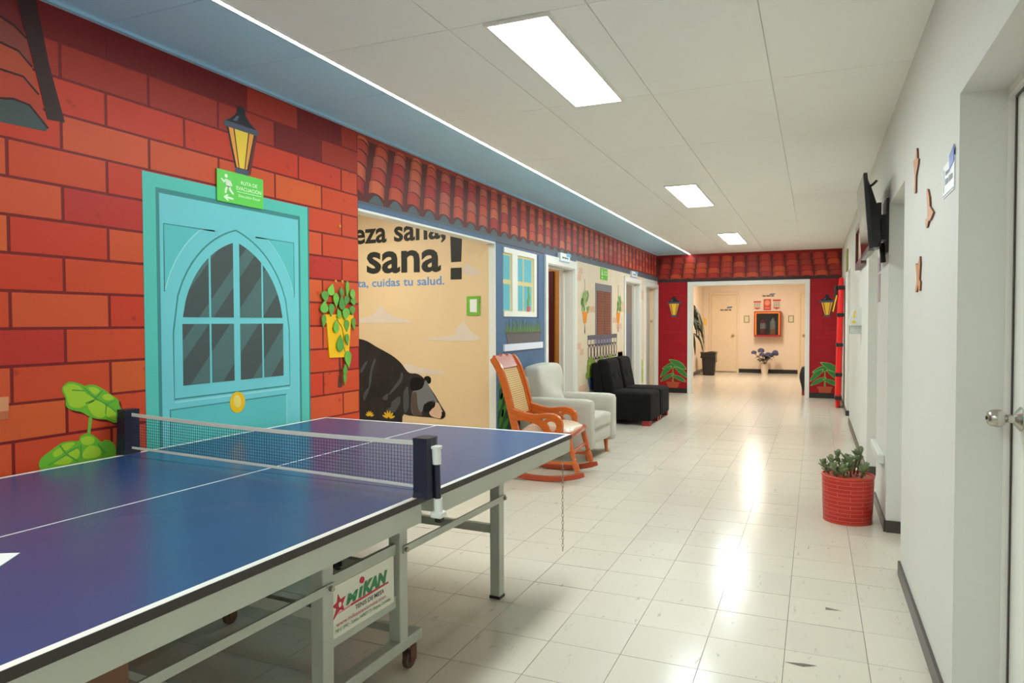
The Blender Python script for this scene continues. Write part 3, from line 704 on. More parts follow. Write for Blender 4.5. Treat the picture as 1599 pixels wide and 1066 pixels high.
# yellow flat flower pot cut-out with leaves
fp = thing('wall_pot_cutout', 'yellow flower pot cut-out with trailing green leaves right of the painted door', 'wall decoration', (XL, 3.64, 0.9))
mat('cut_yellow', (250, 192, 8), 0.35, var=0.02); mat('cut_stem', (78, 90, 40), 0.5); mat('cut_brown', (92, 40, 32), 0.5); mat('gold_stud', (226, 150, 40), 0.3)
for i, c in enumerate([(112, 180, 66), (94, 158, 64), (84, 142, 62), (132, 196, 70)]): mat('cut_leaf_%d' % i, c, 0.4, var=0.06)
A_ = [(3.504,1.393),(3.79,1.392),(3.786,1.344),(3.761,1.341),(3.736,1.122),(3.542,1.126),(3.519,1.336),(3.51,1.346)]
MB().plate(LW, A_, 0.003, 0.011).build('pot', 'cut_yellow', fp)
MB().plate(LW, [(3.642,1.124),(3.659,1.123),(3.664,1.005),(3.677,0.94),(3.66,0.929),(3.629,0.934),(3.633,0.986),(3.644,1.018)], 0.003, 0.004).build('hook', 'cut_brown', fp)
st_ = [(3.606,1.378),(3.63,1.346),(3.664,1.314),(3.68,1.261),(3.679,1.197),(3.696,1.164)]
MB().ribbon(LW, sm2(st_, 3)[:15], 0.004, 0.011, 0.013).build('stem', 'cut_stem', fp)
LV = [(130,430,24,32,-0.5,3),(92,466,24,28,0.2,1),(155,488,18,36,0.1,0),(186,440,16,26,0.6,2),(226,424,12,46,-0.35,0),(256,458,20,32,0.5,0),(190,508,22,36,0.2,2),(216,490,20,26,-0.3,2),(262,500,22,18,0.2,1),(86,532,26,30,-0.2,0),(127,546,18,32,-0.1,1),(212,570,26,32,-0.3,0),(176,570,16,30,0.6,0),(254,550,20,24,0.2,1),(82,612,15,34,-0.35,1),(154,648,18,32,-0.15,0),(222,640,18,30,0.1,1),(262,630,14,34,0.35,1),(180,750,24,42,-0.15,1),(220,722,14,32,0.45,1),(230,838,24,46,0.35,0),(212,902,15,26,-0.2,1),(208,955,11,32,-0.15,1)]
cc = [(3.558,1.544),(3.496,1.504),(3.599,1.485),(3.652,1.537),(3.721,1.557),(3.774,1.522),(3.658,1.465),(3.703,1.485),(3.784,1.477),(3.486,1.436),(3.552,1.423),(3.695,1.4),(3.633,1.399),(3.769,1.422),(3.478,1.355),(3.595,1.317),(3.711,1.325),(3.782,1.335),(3.637,1.209),(3.706,1.237),(3.722,1.111),(3.689,1.044),(3.681,0.988)]
for k, ((x, y, rx, ry, ro, ci), c) in enumerate(zip(LV, cc)):
    sx_ = 0.00205; sz_ = 0.00125
    pts = [(0, 1.1), (0.32, 0.62), (0.66, 0.15), (0.78, -0.25), (0.62, -0.65), (0.28, -0.88), (0, -0.92), (-0.30, -0.85), (-0.62, -0.55), (-0.70, -0.1), (-0.50, 0.35), (-0.2, 0.8)]
    if k % 3: pts = [(a, -b) for a, b in pts]
    q = [(c[0] + (a * math.cos(ro) - b * math.sin(ro) * 0.6) * rx * sx_, c[1] + (a * math.sin(ro) * 0.6 + b * math.cos(ro)) * ry * sz_) for a, b in pts]
    z_ = 0.011 + 0.0022 * (k % 4)
    MB().plate(LW, q, z_, z_ + 0.006).build('leaf', 'cut_leaf_%d' % ci, fp)
for p in [(3.662,1.949),(3.614,1.6),(3.682,1.602)]:
    o = MB().ball((XL + 0.006, p[0], p[1]), 0.006, 0.011, 0.011).build('wall_stud', 'gold_stud', smooth=True)
    tag(o, {0: 'small golden stud on the bricks high above the yellow pot', 1: 'left golden stud just above the yellow pot', 2: 'right golden stud just above the yellow pot'}[round((p[1] < 1.8) + (p[1] < 1.8 and p[0] > 3.62))], 'stud', 'golden wall studs')

# ---------------------------------------------------------------- painted tiled eaves along the wall
print_mat('eave_back', (98, 40, 36)); print_mat('eave_grey', (92, 100, 112)); print_mat('eave_disc', (86, 96, 100)); print_mat('eave_ridge', (156, 62, 50))
rm = thing('roof_tile_mural', 'painted terracotta roof tile frieze above the left wall', 'mural', (XL, 8.6, 2.12))
for a, b, zb in ((3.86, 8.444, 2.093), (8.444, YF, 2.11)):
    MB().plate(LW, rect(a, b, zb, 2.588), 0.0003, 0.0008).build('backing', 'eave_back', rm)
MB().plate(LW, rect(3.86, YF, 2.555, 2.588), 0.0008, 0.0016).build('ridge', 'eave_ridge', rm)
MB().plate(LW, [(3.86, 2.093), (8.444, 2.11), (YF, 2.11), (YF, 2.195), (8.444, 2.17), (3.86, 2.145)], 0.0008, 0.0012).build('lower_band', 'eave_grey', rm)  # shadow band below the tiles, put into the print colour
pit = 0.2405
TC = ['bt_a', 'bt_b', 'bt_c', 'bt_d', 'bt_e']
tile_cache = {}
def barrel(fr_axis, w, h, m, key):
    # one flat printed barrel tile, arched upper and lower edge, local origin at its lower centre
    k = (key, round(w, 3), round(h, 3), m)
    if k not in tile_cache:
        n = 7; lo_ = [(-w / 2 + w * i / n, 0.024 * (1 - (2 * i / n - 1) ** 2)) for i in range(n + 1)]
        hi_ = [(a * 0.94, b + h) for a, b in lo_][::-1]
        mb = MB()
        if key == 'L': mb.plate(lambda a, b, t: (t, a, b), lo_ + hi_, 0, 0.0009)
        else: mb.plate(lambda a, b, t: (a, -t, b), lo_ + hi_, 0, 0.0012)
        tile_cache[k] = mb.mesh('roof_tile', m)
    return tile_cache[k]
nc = int((YF - 3.86) / pit) + 1
rows = [2.195, 2.288, 2.378, 2.462, 2.528]
for c in range(nc + 1):
    yb = 3.835 + c * pit
    tilt = 0.25 * max(0.0, 1 - c / 9.0) + 0.02 * math.sin(c)
    jog = 0.012 * math.sin(c * 2.3)
    zb_ = 0.0022 * min(c, 14) / 14 * 8
    for r_ in range(5):
        w_ = (0.190, 0.182, 0.172, 0.162, 0.150)[r_]
        h_ = ((rows + [2.556])[r_ + 1] - rows[r_]) - 0.007
        y0 = yb + (rows[r_] - 2.2) * tilt
        if y0 + w_ / 2 < 3.87 or y0 + w_ / 2 > YF: continue
        m = TC[random.Random(c * 7 + r_ * 13).randrange(5)]
        inst(barrel(None, w_, h_, m, 'L'), 'roof_tile', rm, (0.0010, y0 - 8.6, rows[r_] + jog * 0.3 - 2.12), (-tilt * 0.4, 0, 0))
    if 3.9 < yb < YF - 0.1:
        d = MB().plate(LW, [(yb - 0.09 + 0.18 * i / 8, 2.150 + 0.058 * math.sin(math.pi * i / 8)) for i in range(9)], 0.0012, 0.0017).build('tile_end', 'eave_disc', rm)

# end wall: red print with painted tiles, lanterns and plants
def red_brick_mat():
    m = mat('red_brick_print', (150, 34, 40), 0.45, var=0.05, scale=3, spec=0.22)
    nt = m.node_tree; N = nt.nodes; K = nt.links; b = N['Principled BSDF']
    geo = N.new('ShaderNodeNewGeometry'); mp = N.new('ShaderNodeMapping'); mp.inputs['Rotation'].default_value = (math.radians(90), 0, 0)
    K.new(geo.outputs['Position'], mp.inputs[0])
    br = N.new('ShaderNodeTexBrick'); br.inputs['Scale'].default_value = 1.0; br.inputs['Brick Width'].default_value = 0.26; br.inputs['Row Height'].default_value = 0.085; br.inputs['Mortar Size'].default_value = 0.006
    br.inputs['Color1'].default_value = rgb((170, 26, 36)); br.inputs['Color2'].default_value = rgb((160, 24, 34)); br.inputs['Mortar'].default_value = rgb((150, 22, 30))
    K.new(mp.outputs[0], br.inputs[0]); K.new(br.outputs[0], b.inputs['Base Color'])
red_brick_mat()
fm = thing('red_wall_mural', 'deep red brick print on both sides of the end opening', 'mural', (-2.5, YF, 0.1))
MB().plate(FW, rect(XL + 0.004, -2.194, 0.09, 2.13), 0.0005, 0.002).build('print_sheet', 'red_brick_print', fm)
MB().plate(FW, rect(-0.085, XR - 0.002, 0.09, 2.11), 0.0005, 0.002).build('print_sheet', 'red_brick_print', fm)
rf = thing('roof_tile_mural', 'painted terracotta roof tile frieze above the end opening', 'mural', (-1.2, YF, 2.1))
MB().plate(FW, rect(XL + 0.003, XR - 0.002, 2.085, 2.60), 0.0005, 0.0018).build('backing', 'eave_back', rf)
print_mat('eave_dark', (66, 50, 52)); print_mat('ridge_red', (150, 38, 40))
MB().plate(FW, rect(XL + 0.003, XR - 0.002, 2.087, 2.135), 0.0018, 0.0024).build('lower_band', 'eave_dark', rf)  # printed shadow band at the foot of the end-wall tiles
MB().plate(FW, rect(XL + 0.003, XR - 0.002, 2.535, 2.598), 0.0018, 0.0024).build('ridge', 'ridge_red', rf)
FT = ['ft_a', 'ft_b', 'ft_c', 'ft_d']
rz = [2.135, 2.225, 2.325, 2.425, 2.54]
for c in range(14):
    xb = -2.645 + c * 0.2285
    tl = -0.20 * (c - 6.5) / 6.5
    for r_ in range(4):
        x0 = xb + (rz[r_] - 2.13) * tl
        m = FT[2] if (c in (2, 3) and r_ in (1, 2)) else FT[random.Random(c * 5 + r_ * 3).randrange(4)]
        inst(barrel(None, 0.216 - 0.006 * r_, rz[r_ + 1] - rz[r_] - 0.008, m, 'F'), 'roof_tile', rf, (x0 + 1.2, -0.0024, rz[r_] - 2.1), (0, 0, 0))
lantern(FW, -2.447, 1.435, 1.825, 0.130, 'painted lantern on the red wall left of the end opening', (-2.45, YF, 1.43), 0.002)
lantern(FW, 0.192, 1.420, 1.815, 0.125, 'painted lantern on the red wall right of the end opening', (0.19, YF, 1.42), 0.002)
print_mat('fp_leaf', (66, 128, 62)); print_mat('fp_rim', (150, 190, 110)); print_mat('fp_pot', (186, 86, 56)); print_mat('fp_stem', (120, 150, 60))
def painted_plant(cx, z0, s, label):
    t = thing('painted_potted_plant', label, 'mural', (cx, YF, z0), 0, 'painted potted plants')
    def P(pts): return [(cx + a * s, z0 + b * s) for a, b in pts]
    MB().plate(FW, P([(-0.30, 0), (0.30, 0), (0.38, 0.26), (-0.38, 0.26)]), 0.002, 0.003).build('pot', 'fp_pot', t)
    MB().plate(FW, P([(-0.42, 0.26), (0.42, 0.26), (0.42, 0.36), (-0.42, 0.36)]), 0.002, 0.0034).build('pot_rim', 'fp_pot', t)
    MB().plate(FW, P([(-0.05, 0.36), (0.05, 0.36), (0.03, 1.3), (-0.03, 1.3)]), 0.002, 0.003).build('stem', 'fp_stem', t)
    for li, (ax, az, L_, W_, ro) in enumerate(((-0.10, 1.38, 0.62, 0.26, 0.25), (0.30, 1.50, 0.62, 0.27, -0.55), (-0.46, 1.02, 0.52, 0.22, 0.75), (0.52, 1.02, 0.56, 0.22, -0.70), (-0.36, 0.66, 0.50, 0.19, 0.50), (0.36, 0.62, 0.50, 0.20, -0.45))):
        sh = [(-1, -0.25), (-0.6, 0.35), (0, 0.75), (0.55, 0.6), (1, 0.0), (0.6, -0.45), (0, -0.62), (-0.55, -0.5)]
        def tr_(k): return [(ax + (a * L_ * k) * math.cos(ro) - (b * W_ * k) * math.sin(ro), az + (a * L_ * k) * math.sin(ro) + (b * W_ * k) * math.cos(ro)) for a, b in sh]
        MB().plate(FW, P(sm2(tr_(1.0), 3)), 0.003 + 0.0012 * li, 0.0036 + 0.0012 * li).build('leaf_rim', 'fp_rim', t)
        MB().plate(FW, P(sm2(tr_(0.9), 3)), 0.0036 + 0.0012 * li, 0.0041 + 0.0012 * li).build('leaf', 'fp_leaf', t)
    return t
painted_plant(-2.462, 0.095, 0.30, 'painted green potted plant on the red wall left of the end opening')
painted_plant(0.168, 0.095, 0.30, 'painted green potted plant on the red wall right of the end opening')

# ---------------------------------------------------------------- blue and beige stretches of the left wall
print_mat('blue_print', (88, 114, 146)); print_mat('beige_print', (230, 212, 186))
bs = thing('blue_mural', 'plain slate-blue print between the wide opening and the first doorway', 'mural', (XL, 6.7, 0.08))
MB().plate(LW, rect(6.024, 7.324, 0.076, 2.093), 0.0005, 0.002).plate(LW, rect(7.324, 8.444, 2.09, 2.11), 0.0005, 0.002).plate(LW, rect(3.86, 6.024, 2.0915, 2.125), 0.0005, 0.0022).build('print_sheet', 'blue_print', bs)
es = thing('beige_mural', 'beige house-front print with faded pink bricks after the first doorway', 'mural', (XL, 9.6, 0.08))
MB().plate(LW, rect(8.446, 10.858, 0.076, 2.112), 0.0005, 0.002).plate(LW, rect(12.002, 12.298, 0.076, 2.112), 0.0005, 0.002).plate(LW, rect(10.858, 12.002, 2.062, 2.112), 0.0005, 0.002).build('print_sheet', 'beige_print', es)
print_mat('faded_brick', (226, 184, 154))
for p in [(8.637,1.996),(8.577,1.908),(8.576,1.037),(8.687,0.956),(9.156,1.513),(10.745,1.538),(10.351,1.369),(10.564,1.277),(10.745,1.622),(10.639,0.841),(12.201,1.76),(12.2,1.843)] + [(8.723,0.486),(10.632,0.855)]:
    if p[0] > 12.05: p = (12.15, p[1])
    w_ = 0.30 if 8.7 < p[0] < 12 else 0.16
    if p[0] > 10.84 and p[0] < 12.0: continue
    MB().plate(LW, rect(max(8.45, p[0] - w_ / 2), min(p[0] + w_ / 2, 10.85 if p[0] < 11 else 12.29), p[1] - 0.04, p[1] + 0.04), 0.002, 0.0026).build('faded_brick', 'faded_brick', es)

# painted sash window with sill planter
pw = thing('painted_window', 'white-framed painted window with teal panes on the blue wall', 'mural', (XL, 6.62, 1.4))
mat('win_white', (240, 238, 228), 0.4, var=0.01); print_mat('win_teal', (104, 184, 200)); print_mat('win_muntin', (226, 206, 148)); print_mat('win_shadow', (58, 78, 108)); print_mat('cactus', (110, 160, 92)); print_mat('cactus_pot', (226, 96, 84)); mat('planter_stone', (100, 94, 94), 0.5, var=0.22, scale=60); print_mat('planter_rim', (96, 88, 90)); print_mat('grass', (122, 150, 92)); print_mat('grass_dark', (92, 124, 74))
W0, W1, WZ0, WZ1 = 6.195, 7.056, 1.398, 2.066
MB().plate(LW, rect(W1, W1 + 0.09, WZ0 - 0.01, WZ1 + 0.005), 0.002, 0.003).build('printed_outline', 'win_shadow', pw)  # cast shadow of the window, printed in the mural colour
fr_ = MB()
for r_ in (rect(W0, W1, WZ0, WZ0 + 0.052), rect(W0, W1, WZ1 - 0.052, WZ1), rect(W1 - 0.075, W1, WZ0 + 0.052, WZ1 - 0.052), rect(W0 + 0.20, W0 + 0.335, WZ0 + 0.052, WZ1 - 0.052)):
    fr_.plate(LW, r_, 0.002, 0.016)
fr_.build('frame', 'win_white', pw)
MB().plate(LW, rect(W0, W1, WZ0, WZ1), 0.002, 0.003).build('sash', 'win_muntin', pw)
zm_ = 1.735
for a, b in ((W0, 6.355), (6.54, 6.69), (6.725, 6.93)):
    for c, d in ((WZ0 + 0.06, zm_ - 0.022), (zm_ + 0.022, WZ1 - 0.075)):
        MB().plate(LW, rect(a, b, c, d), 0.003, 0.0045).build('pane', 'win_teal', pw)
ct = MB().plate(LW, rect(6.80, 6.885, WZ0 + 0.052, WZ0 + 0.11), 0.0045, 0.006).build('cactus_pot', 'cactus_pot', pw)
MB().plate(LW, ell((6.83, 1.545), 0.035, 0.05, 14), 0.0045, 0.006).plate(LW, ell((6.86, 1.61), 0.03, 0.05, 14, 0.2), 0.0045, 0.0055).plate(LW, ell((6.845, 1.675), 0.026, 0.04, 14), 0.0045, 0.006).build('cactus', 'cactus', pw)
pl = thing('painted_planter', 'painted stone planter with grass under the painted window', 'mural', (XL, 6.7, 1.13))
A_ = [(6.244,1.241),(7.201,1.237),(7.208,1.222),(7.166,1.132),(6.293,1.132),(6.257,1.227)]
MB().plate(LW, A_, 0.002, 0.006).build('trough', 'planter_stone', pl)
MB().plate(LW, [(6.238,1.245),(7.208,1.242),(7.215,1.222),(6.244,1.225)], 0.006, 0.0075).build('trough_rim', 'planter_rim', pl)
rg = random.Random(4)
A_ = [(6.249,1.243),(7.201,1.239)]
for i in range(46):
    f_ = (i + 0.5) / 46; y0 = A_[0][0] + (A_[1][0] - A_[0][0]) * f_; zb = 1.232; h_ = rg.uniform(0.09, 0.15); s_ = rg.uniform(-0.03, 0.03)
    MB().plate(LW, [(y0 - 0.011, zb), (y0 + 0.011, zb), (y0 + s_, zb + h_)], 0.0022, 0.0040 + 0.0008 * (i % 2)).build('grass_blade', ('grass', 'grass_dark')[i % 2], pl)
lg = thing('window_ledge', 'white ledge strip under the painted planter on the blue wall', 'ledge', (XL, 6.7, 1.06))
mat('ledge_white', (232, 234, 244), 0.4, var=0.01)
MB().plate(LW, rect(6.189, 7.226, 1.062, 1.128), 0.002, 0.022).build('ledge_board', 'ledge_white', lg)
mat('green_sill_plant', (74, 128, 58), 0.5)

# painted leafy plant low on the blue wall beside the opening
pp = thing('painted_shrub', 'painted dark green shrub low on the blue wall behind the rocking chair', 'mural', (XL, 6.2, 0.1))
print_mat('shrub_a', (70, 130, 52)); print_mat('shrub_b', (40, 74, 42))
MB().plate(LW, sm2(rect(6.10, 6.40, 0.12, 0.70), 2), 0.002, 0.003).build('shrub_body', 'shrub_b', pp)
for (a, b, ro) in ((6.14, 0.78, 0.9), (6.20, 0.66, 0.5), (6.12, 0.58, 1.0), (6.22, 0.50, 0.7), (6.14, 0.42, 1.0), (6.23, 0.34, 0.6)):
    MB().plate(LW, ell((a, b), 0.10, 0.035, 12, ro), 0.003, 0.004).build('leaf', 'shrub_a', pp)

# door-name signs over the left doorways
mat('sign_white', (236, 238, 242), 0.3, var=0.005); mat('sign_blue', (96, 176, 226), 0.3); mat('sign_blue_dark', (70, 110, 200), 0.3); mat('sign_text', (70, 72, 84), 0.4); mat('sign_teal', (130, 190, 214), 0.3)
def door_sign(fr, a0, a1, z0, z1, label, base, flip=1, cat='sign', group='room name signs', bl='sign_blue', th=0.02, tabs=True):
    t = thing('room_sign', label, cat, base, 0, group)
    w_ = a1 - a0; h_ = z1 - z0
    MB().plate(fr, rect(min(a0, a1), max(a0, a1), z0, z1), 0.0025, th).build('plate', 'sign_white', t)
    MB().plate(fr, [(a0 + w_ * 0.62, z1 - h_ * 0.32), (a0 + w_ * 1.06, z1 - h_ * 0.32), (a0 + w_ * 1.10, z1 + h_ * 0.08), (a0 + w_ * 0.66, z1 + h_ * 0.08)], th, th + 0.002).build('logo_tab', bl, t)
    MB().plate(fr, rect(min(a0, a1), max(a0, a1), z0, z0 + h_ * 0.10), th, th + 0.001).build('stripe', 'sign_teal', t)
    word_bars(fr, a0 + w_ * 0.18, a0 + w_ * 0.80, z0 + h_ * 0.38, h_ * 0.2, th + 0.0008, 'sign_text', t)
    return t
door_sign(LW, 7.76, 8.10, 2.052, 2.152, 'white and blue room sign above the first left doorway', (XL, 7.9, 2.05), th=0.04)
door_sign(LW, 11.27, 11.63, 2.072, 2.168, 'white and blue room sign above the second left doorway', (XL, 11.4, 2.07), th=0.035)

# evacuation signs
mat('evac_green', (104, 214, 84), 0.3, var=0.01); mat('evac_white', (240, 255, 222), 0.3, var=0.005); mat('evac_green_dim', (112, 200, 74), 0.35)
ev = thing('evacuation_sign', 'green evacuation route sign over the painted turquoise door', 'sign', (XL, 2.82, 1.95))
a0, a1, b0, b1 = 2.666, 2.986, 1.955, 2.115
MB().plate(LW, rect(a0, a1, b0, b1), 0.008, 0.013).build('plate', 'evac_green', ev)
T_ = 0.0134; wq = a1 - a0; hq = b1 - b0
U = lambda p: [(a0 + x * wq, b0 + y * hq) for x, y in p]
man = MB().plate(LW, ell((a0 + 0.185 * wq, b0 + 0.83 * hq), 0.0095, 0.0095, 16), 0.013, T_)
for p in ([(0.19, 0.74), (0.25, 0.70), (0.27, 0.52), (0.235, 0.47), (0.19, 0.50), (0.165, 0.66)], [(0.09, 0.74), (0.075, 0.71), (0.135, 0.60), (0.195, 0.69), (0.175, 0.74), (0.135, 0.67)], [(0.23, 0.72), (0.275, 0.70), (0.31, 0.56), (0.29, 0.53), (0.25, 0.63)], [(0.195, 0.53), (0.235, 0.50), (0.20, 0.42), (0.185, 0.28), (0.15, 0.28), (0.16, 0.43)], [(0.23, 0.53), (0.265, 0.52), (0.29, 0.42), (0.345, 0.31), (0.32, 0.27), (0.25, 0.38)]):
    man.plate(LW, U(p), 0.013, T_)
man.build('running_figure', 'evac_white', ev)
MB().plate(LW, U([(0.125, 0.16), (0.205, 0.26), (0.235, 0.23), (0.19, 0.19), (0.33, 0.17), (0.33, 0.11), (0.19, 0.13), (0.235, 0.08), (0.205, 0.05)]), 0.013, T_).build('arrow', 'evac_white', ev)
text_on(MB(), LW, 'RUTA DE', a0 + 0.50 * wq, a0 + 0.86 * wq, b0 + 0.665 * hq, 0.018, T_, 0.01).build('lettering', 'evac_white', ev)
text_on(MB(), LW, 'EVACUACIÓN', a0 + 0.40 * wq, a0 + 0.95 * wq, b0 + 0.47 * hq, 0.0235, T_, 0.01).build('lettering', 'evac_white', ev)
MB().plate(LW, rect(a0 + 0.41 * wq, a0 + 0.95 * wq, b0 + 0.405 * hq, b0 + 0.42 * hq), 0.013, T_).build('rule', 'evac_white', ev)
text_on(MB(), LW, 'Evacuation Route', a0 + 0.44 * wq, a0 + 0.92 * wq, b0 + 0.25 * hq, 0.0145, T_, 0.0, 0.2).build('lettering', 'evac_white', ev)
ev = thing('evacuation_sign', 'small green evacuation sign above the painted shutters', 'sign', (XL, 9.7, 1.94))
a0, a1, b0, b1 = 9.535, 9.893, 1.94, 2.10
MB().plate(LW, rect(a0, a1, b0, b1), 0.002, 0.008).build('plate', 'evac_green_dim', ev)
wq = a1 - a0; hq = b1 - b0; T_ = 0.0085
MB().plate(LW, ell((a0 + 0.2 * wq, b0 + 0.8 * hq), 0.012, 0.012, 12), 0.008, T_).plate(LW, U([(0.15, 0.7), (0.25, 0.7), (0.28, 0.45), (0.32, 0.3), (0.2, 0.42), (0.14, 0.3)]), 0.008, T_).build('running_figure', 'evac_white', ev)
MB().plate(LW, U([(0.12, 0.17), (0.2, 0.26), (0.2, 0.2), (0.33, 0.2), (0.33, 0.13), (0.2, 0.13), (0.2, 0.07)]), 0.008, T_).build('arrow', 'evac_white', ev)
text_on(MB(), LW, 'RUTA DE', a0 + 0.50 * wq, a0 + 0.88 * wq, b0 + 0.64 * hq, 0.02, T_, 0.02).build('lettering', 'evac_white', ev)
text_on(MB(), LW, 'EVACUACIÓN', a0 + 0.40 * wq, a0 + 0.95 * wq, b0 + 0.42 * hq, 0.024, T_, 0.02).build('lettering', 'evac_white', ev)

# painted shutters, balcony, hanging pots, cactus
print_mat('sh_grey', (132, 128, 134)); print_mat('sh_brown', (146, 86, 66)); print_mat('sh_line', (96, 54, 44))
sh = thing('painted_shutters', 'painted brown louvred shutters in a grey frame', 'mural', (XL, 9.7, 1.16))
MB().plate(LW, rect(9.285, 10.142, 1.10, 1.876), 0.002, 0.003).build('frame', 'sh_grey', sh)
for a, b in ((9.365, 9.71), (9.73, 10.075)):
    MB().plate(LW, rect(a, b, 1.10, 1.775), 0.003, 0.0036).build('shutter_back', 'sh_line', sh)
    for i in range(19):
        z_ = 1.105 + i * 0.035
        MB().plate(LW, rect(a + 0.012, b - 0.012, z_ + 0.005, z_ + 0.034), 0.0036, 0.006).build('slat', 'sh_brown', sh)
bc = thing('painted_balcony', 'painted grey balcony railing with oval balusters below the shutters', 'mural', (XL, 9.7, 0.6))
print_mat('bal_grey', (104, 100, 112)); print_mat('bal_iron', (58, 54, 56)); print_mat('bal_floor', (134, 140, 166))
MB().plate(LW, rect(9.28, 10.14, 1.01, 1.10), 0.002, 0.003).build('window_sill', 'bal_floor', bc)
MB().plate(LW, rect(8.94, 10.425, 1.105, 1.166), 0.003, 0.008).build('handrail', 'bal_grey', bc)
for i in range(10):
    y0 = 9.02 + i * 0.148
    MB().ribbon(LW, ell((y0, 0.936), 0.064, 0.092, 18), 0.020, 0.003, 0.005, closed=True).build('oval_baluster', 'bal_iron', bc)
br = MB()
for i in range(11):
    for q0, q1 in ((0.60, 0.832), (1.042, 1.105)): br.plate(LW, rect(8.942 + i * 0.148 - 0.007, 8.942 + i * 0.148 + 0.007, q0, q1), 0.003, 0.0045)
br.plate(LW, rect(8.94, 10.42, 1.03, 1.042), 0.003, 0.0045).plate(LW, rect(8.94, 10.42, 0.832, 0.844), 0.003, 0.0045)
br.build('rail_bars', 'bal_iron', bc)
print_mat('pot_orange', (246, 148, 40)); print_mat('pot_leaf', (106, 152, 78)); print_mat('pot_leaf2', (138, 176, 102)); print_mat('pot_string', (120, 104, 92))
for nm, yc, zt, zl0, zl1, zp in (('left', 8.815, 1.90, 1.47, 1.70, 1.325), ('right', 10.51, 1.90, 1.48, 1.685, 1.32)):
    t = thing('painted_hanging_pot', 'painted orange hanging pot with leaves on the %s of the painted shutters' % nm, 'mural', (XL, yc, zp), 0, 'painted hanging pots')
    MB().plate(LW, rect(yc - 0.006, yc + 0.006, zl1 - 0.05, zt), 0.002, 0.003).build('string', 'pot_string', t)
    MB().plate(LW, [(yc - 0.05, zp), (yc + 0.05, zp), (yc + 0.11, zl0 + 0.005), (yc - 0.11, zl0 + 0.005)], 0.003, 0.006).build('pot', 'pot_orange', t)
    MB().plate(LW, [(yc - 0.005, zp), (yc + 0.005, zp), (yc + 0.02, 1.21), (yc, 1.18), (yc - 0.02, 1.21)], 0.002, 0.003).build('tassel', 'bal_iron', t)
    rg = random.Random(int(yc * 10))
    for i in range(16):
        f_ = i / 16; a = yc + rg.uniform(-0.15, 0.15); b = zl0 + 0.02 + (zl1 - zl0) * rg.random()
        MB().plate(LW, ell((a, b), 0.055, 0.026, 10, rg.uniform(0.6, 2.4)), 0.0035 + 0.0004 * (i % 5), 0.0045 + 0.0004 * (i % 5)).build('leaf', ('pot_leaf', 'pot_leaf2')[i % 2], t)
print_mat('cact_green', (146, 168, 60)); print_mat('cact_blue', (98, 110, 152)); print_mat('cact_dots', (226, 196, 150))
cz = thing('painted_cactus', 'painted spotted green cactus in a blue pot left of the black chairs', 'mural', (XL, 9.1, 0.4))
A_ = [(8.911,0.775),(8.975,0.848),(9.073,0.87),(9.207,0.837),(9.31,0.792),(9.397,0.727),(9.38,0.669),(9.38,0.569),(8.976,0.58),(8.911,0.699)]
MB().plate(LW, sm2(A_, 3), 0.0065, 0.0075).build('cactus_body', 'cact_green', cz)
MB().plate(LW, sm2([(8.841,0.647),(8.895,0.681),(8.959,0.657),(8.959,0.6),(8.879,0.592)], 3), 0.0062, 0.0072).build('cactus_arm', 'cact_green', cz)
MB().plate(LW, [(8.927,0.602),(9.415,0.606),(9.397,0.488),(9.191,0.495),(9.157,0.429),(9.008,0.442),(8.959,0.514)], 0.008, 0.009).build('pot', 'cact_blue', cz)
for p in [(9.008,0.789),(9.174,0.77),(9.041,0.681),(9.276,0.705),(9.207,0.65),(8.992,0.732),(9.241,0.599)]:
    MB().plate(LW, ell(p, 0.022, 0.014, 10), 0.0075, 0.008).build('dot', 'cact_dots', cz)
for q in ([(9.415,0.786),(9.485,0.843),(9.557,0.87),(9.648,0.835),(9.704,0.781)], [(9.893,0.803),(9.97,0.852),(10.049,0.88),(10.149,0.833),(10.189,0.788)]):
    MB().plate(LW, sm2(q, 3), 0.0065, 0.0075).build('cactus_body', 'cact_green', cz)
fl_ = thing('painted_flowers', 'painted dark flowers rising above the second black chair', 'mural', (XL, 10.8, 0.9))
print_mat('fl_brown', (110, 66, 52)); print_mat('fl_olive', (120, 110, 46)); print_mat('fl_blue', (90, 100, 150))
A_ = [(10.923,0.79),(10.938,0.904),(11.053,1.015),(11.172,0.954),(11.094,0.802)]
A_ = [(min(a, 10.85), b) for a, b in A_]
MB().plate(LW, A_, 0.0026, 0.0034).build('flower', 'fl_olive', fl_)
lv_ = thing('painted_leaves', 'painted light green leaves between the second and third doorways', 'mural', (XL, 12.15, 0.3))
print_mat('lv_green', (150, 200, 96))
for b in (0.62, 0.48, 0.36):
    MB().plate(LW, ell((12.13, b), 0.07, 0.075, 12), 0.0026, 0.0034).build('leaf', 'lv_green', lv_)

# ---------------------------------------------------------------- side-corridor mural: slogan, clouds, bear, framed notice
print_mat('letter_dark', (52, 52, 46)); print_mat('letter_blue', (98, 148, 206)); print_mat('cloud', (226, 206, 188))
sl = thing('wall_slogan', 'large dark and blue slogan lettering on the beige mural wall', 'lettering', (-3.8, 6.1, 1.7))
def MT(body, s0, s1, b, h, m, bold, slope=0.0):
    text_on(MB(), MW, body, s0, s1, b, h, 0.002, bold, 0.0, slope).build('lettering', m, sl)
q_ = [(1.643,2.171),(0.486,2.134),(1.475,1.857),(0.544,1.845),(1.6,1.711),(0.504,1.708)]
MT('eza sana,', q_[0][0], q_[1][0], 2.170, 0.145, 'letter_dark', 0.022, -0.004)
MT('sana', q_[2][0], q_[3][0], 1.862, 0.212, 'letter_dark', 0.024, -0.012)
MT('ta, cuidas tu salud.', q_[4][0], q_[5][0], 1.713, 0.082, 'letter_blue', 0.012)
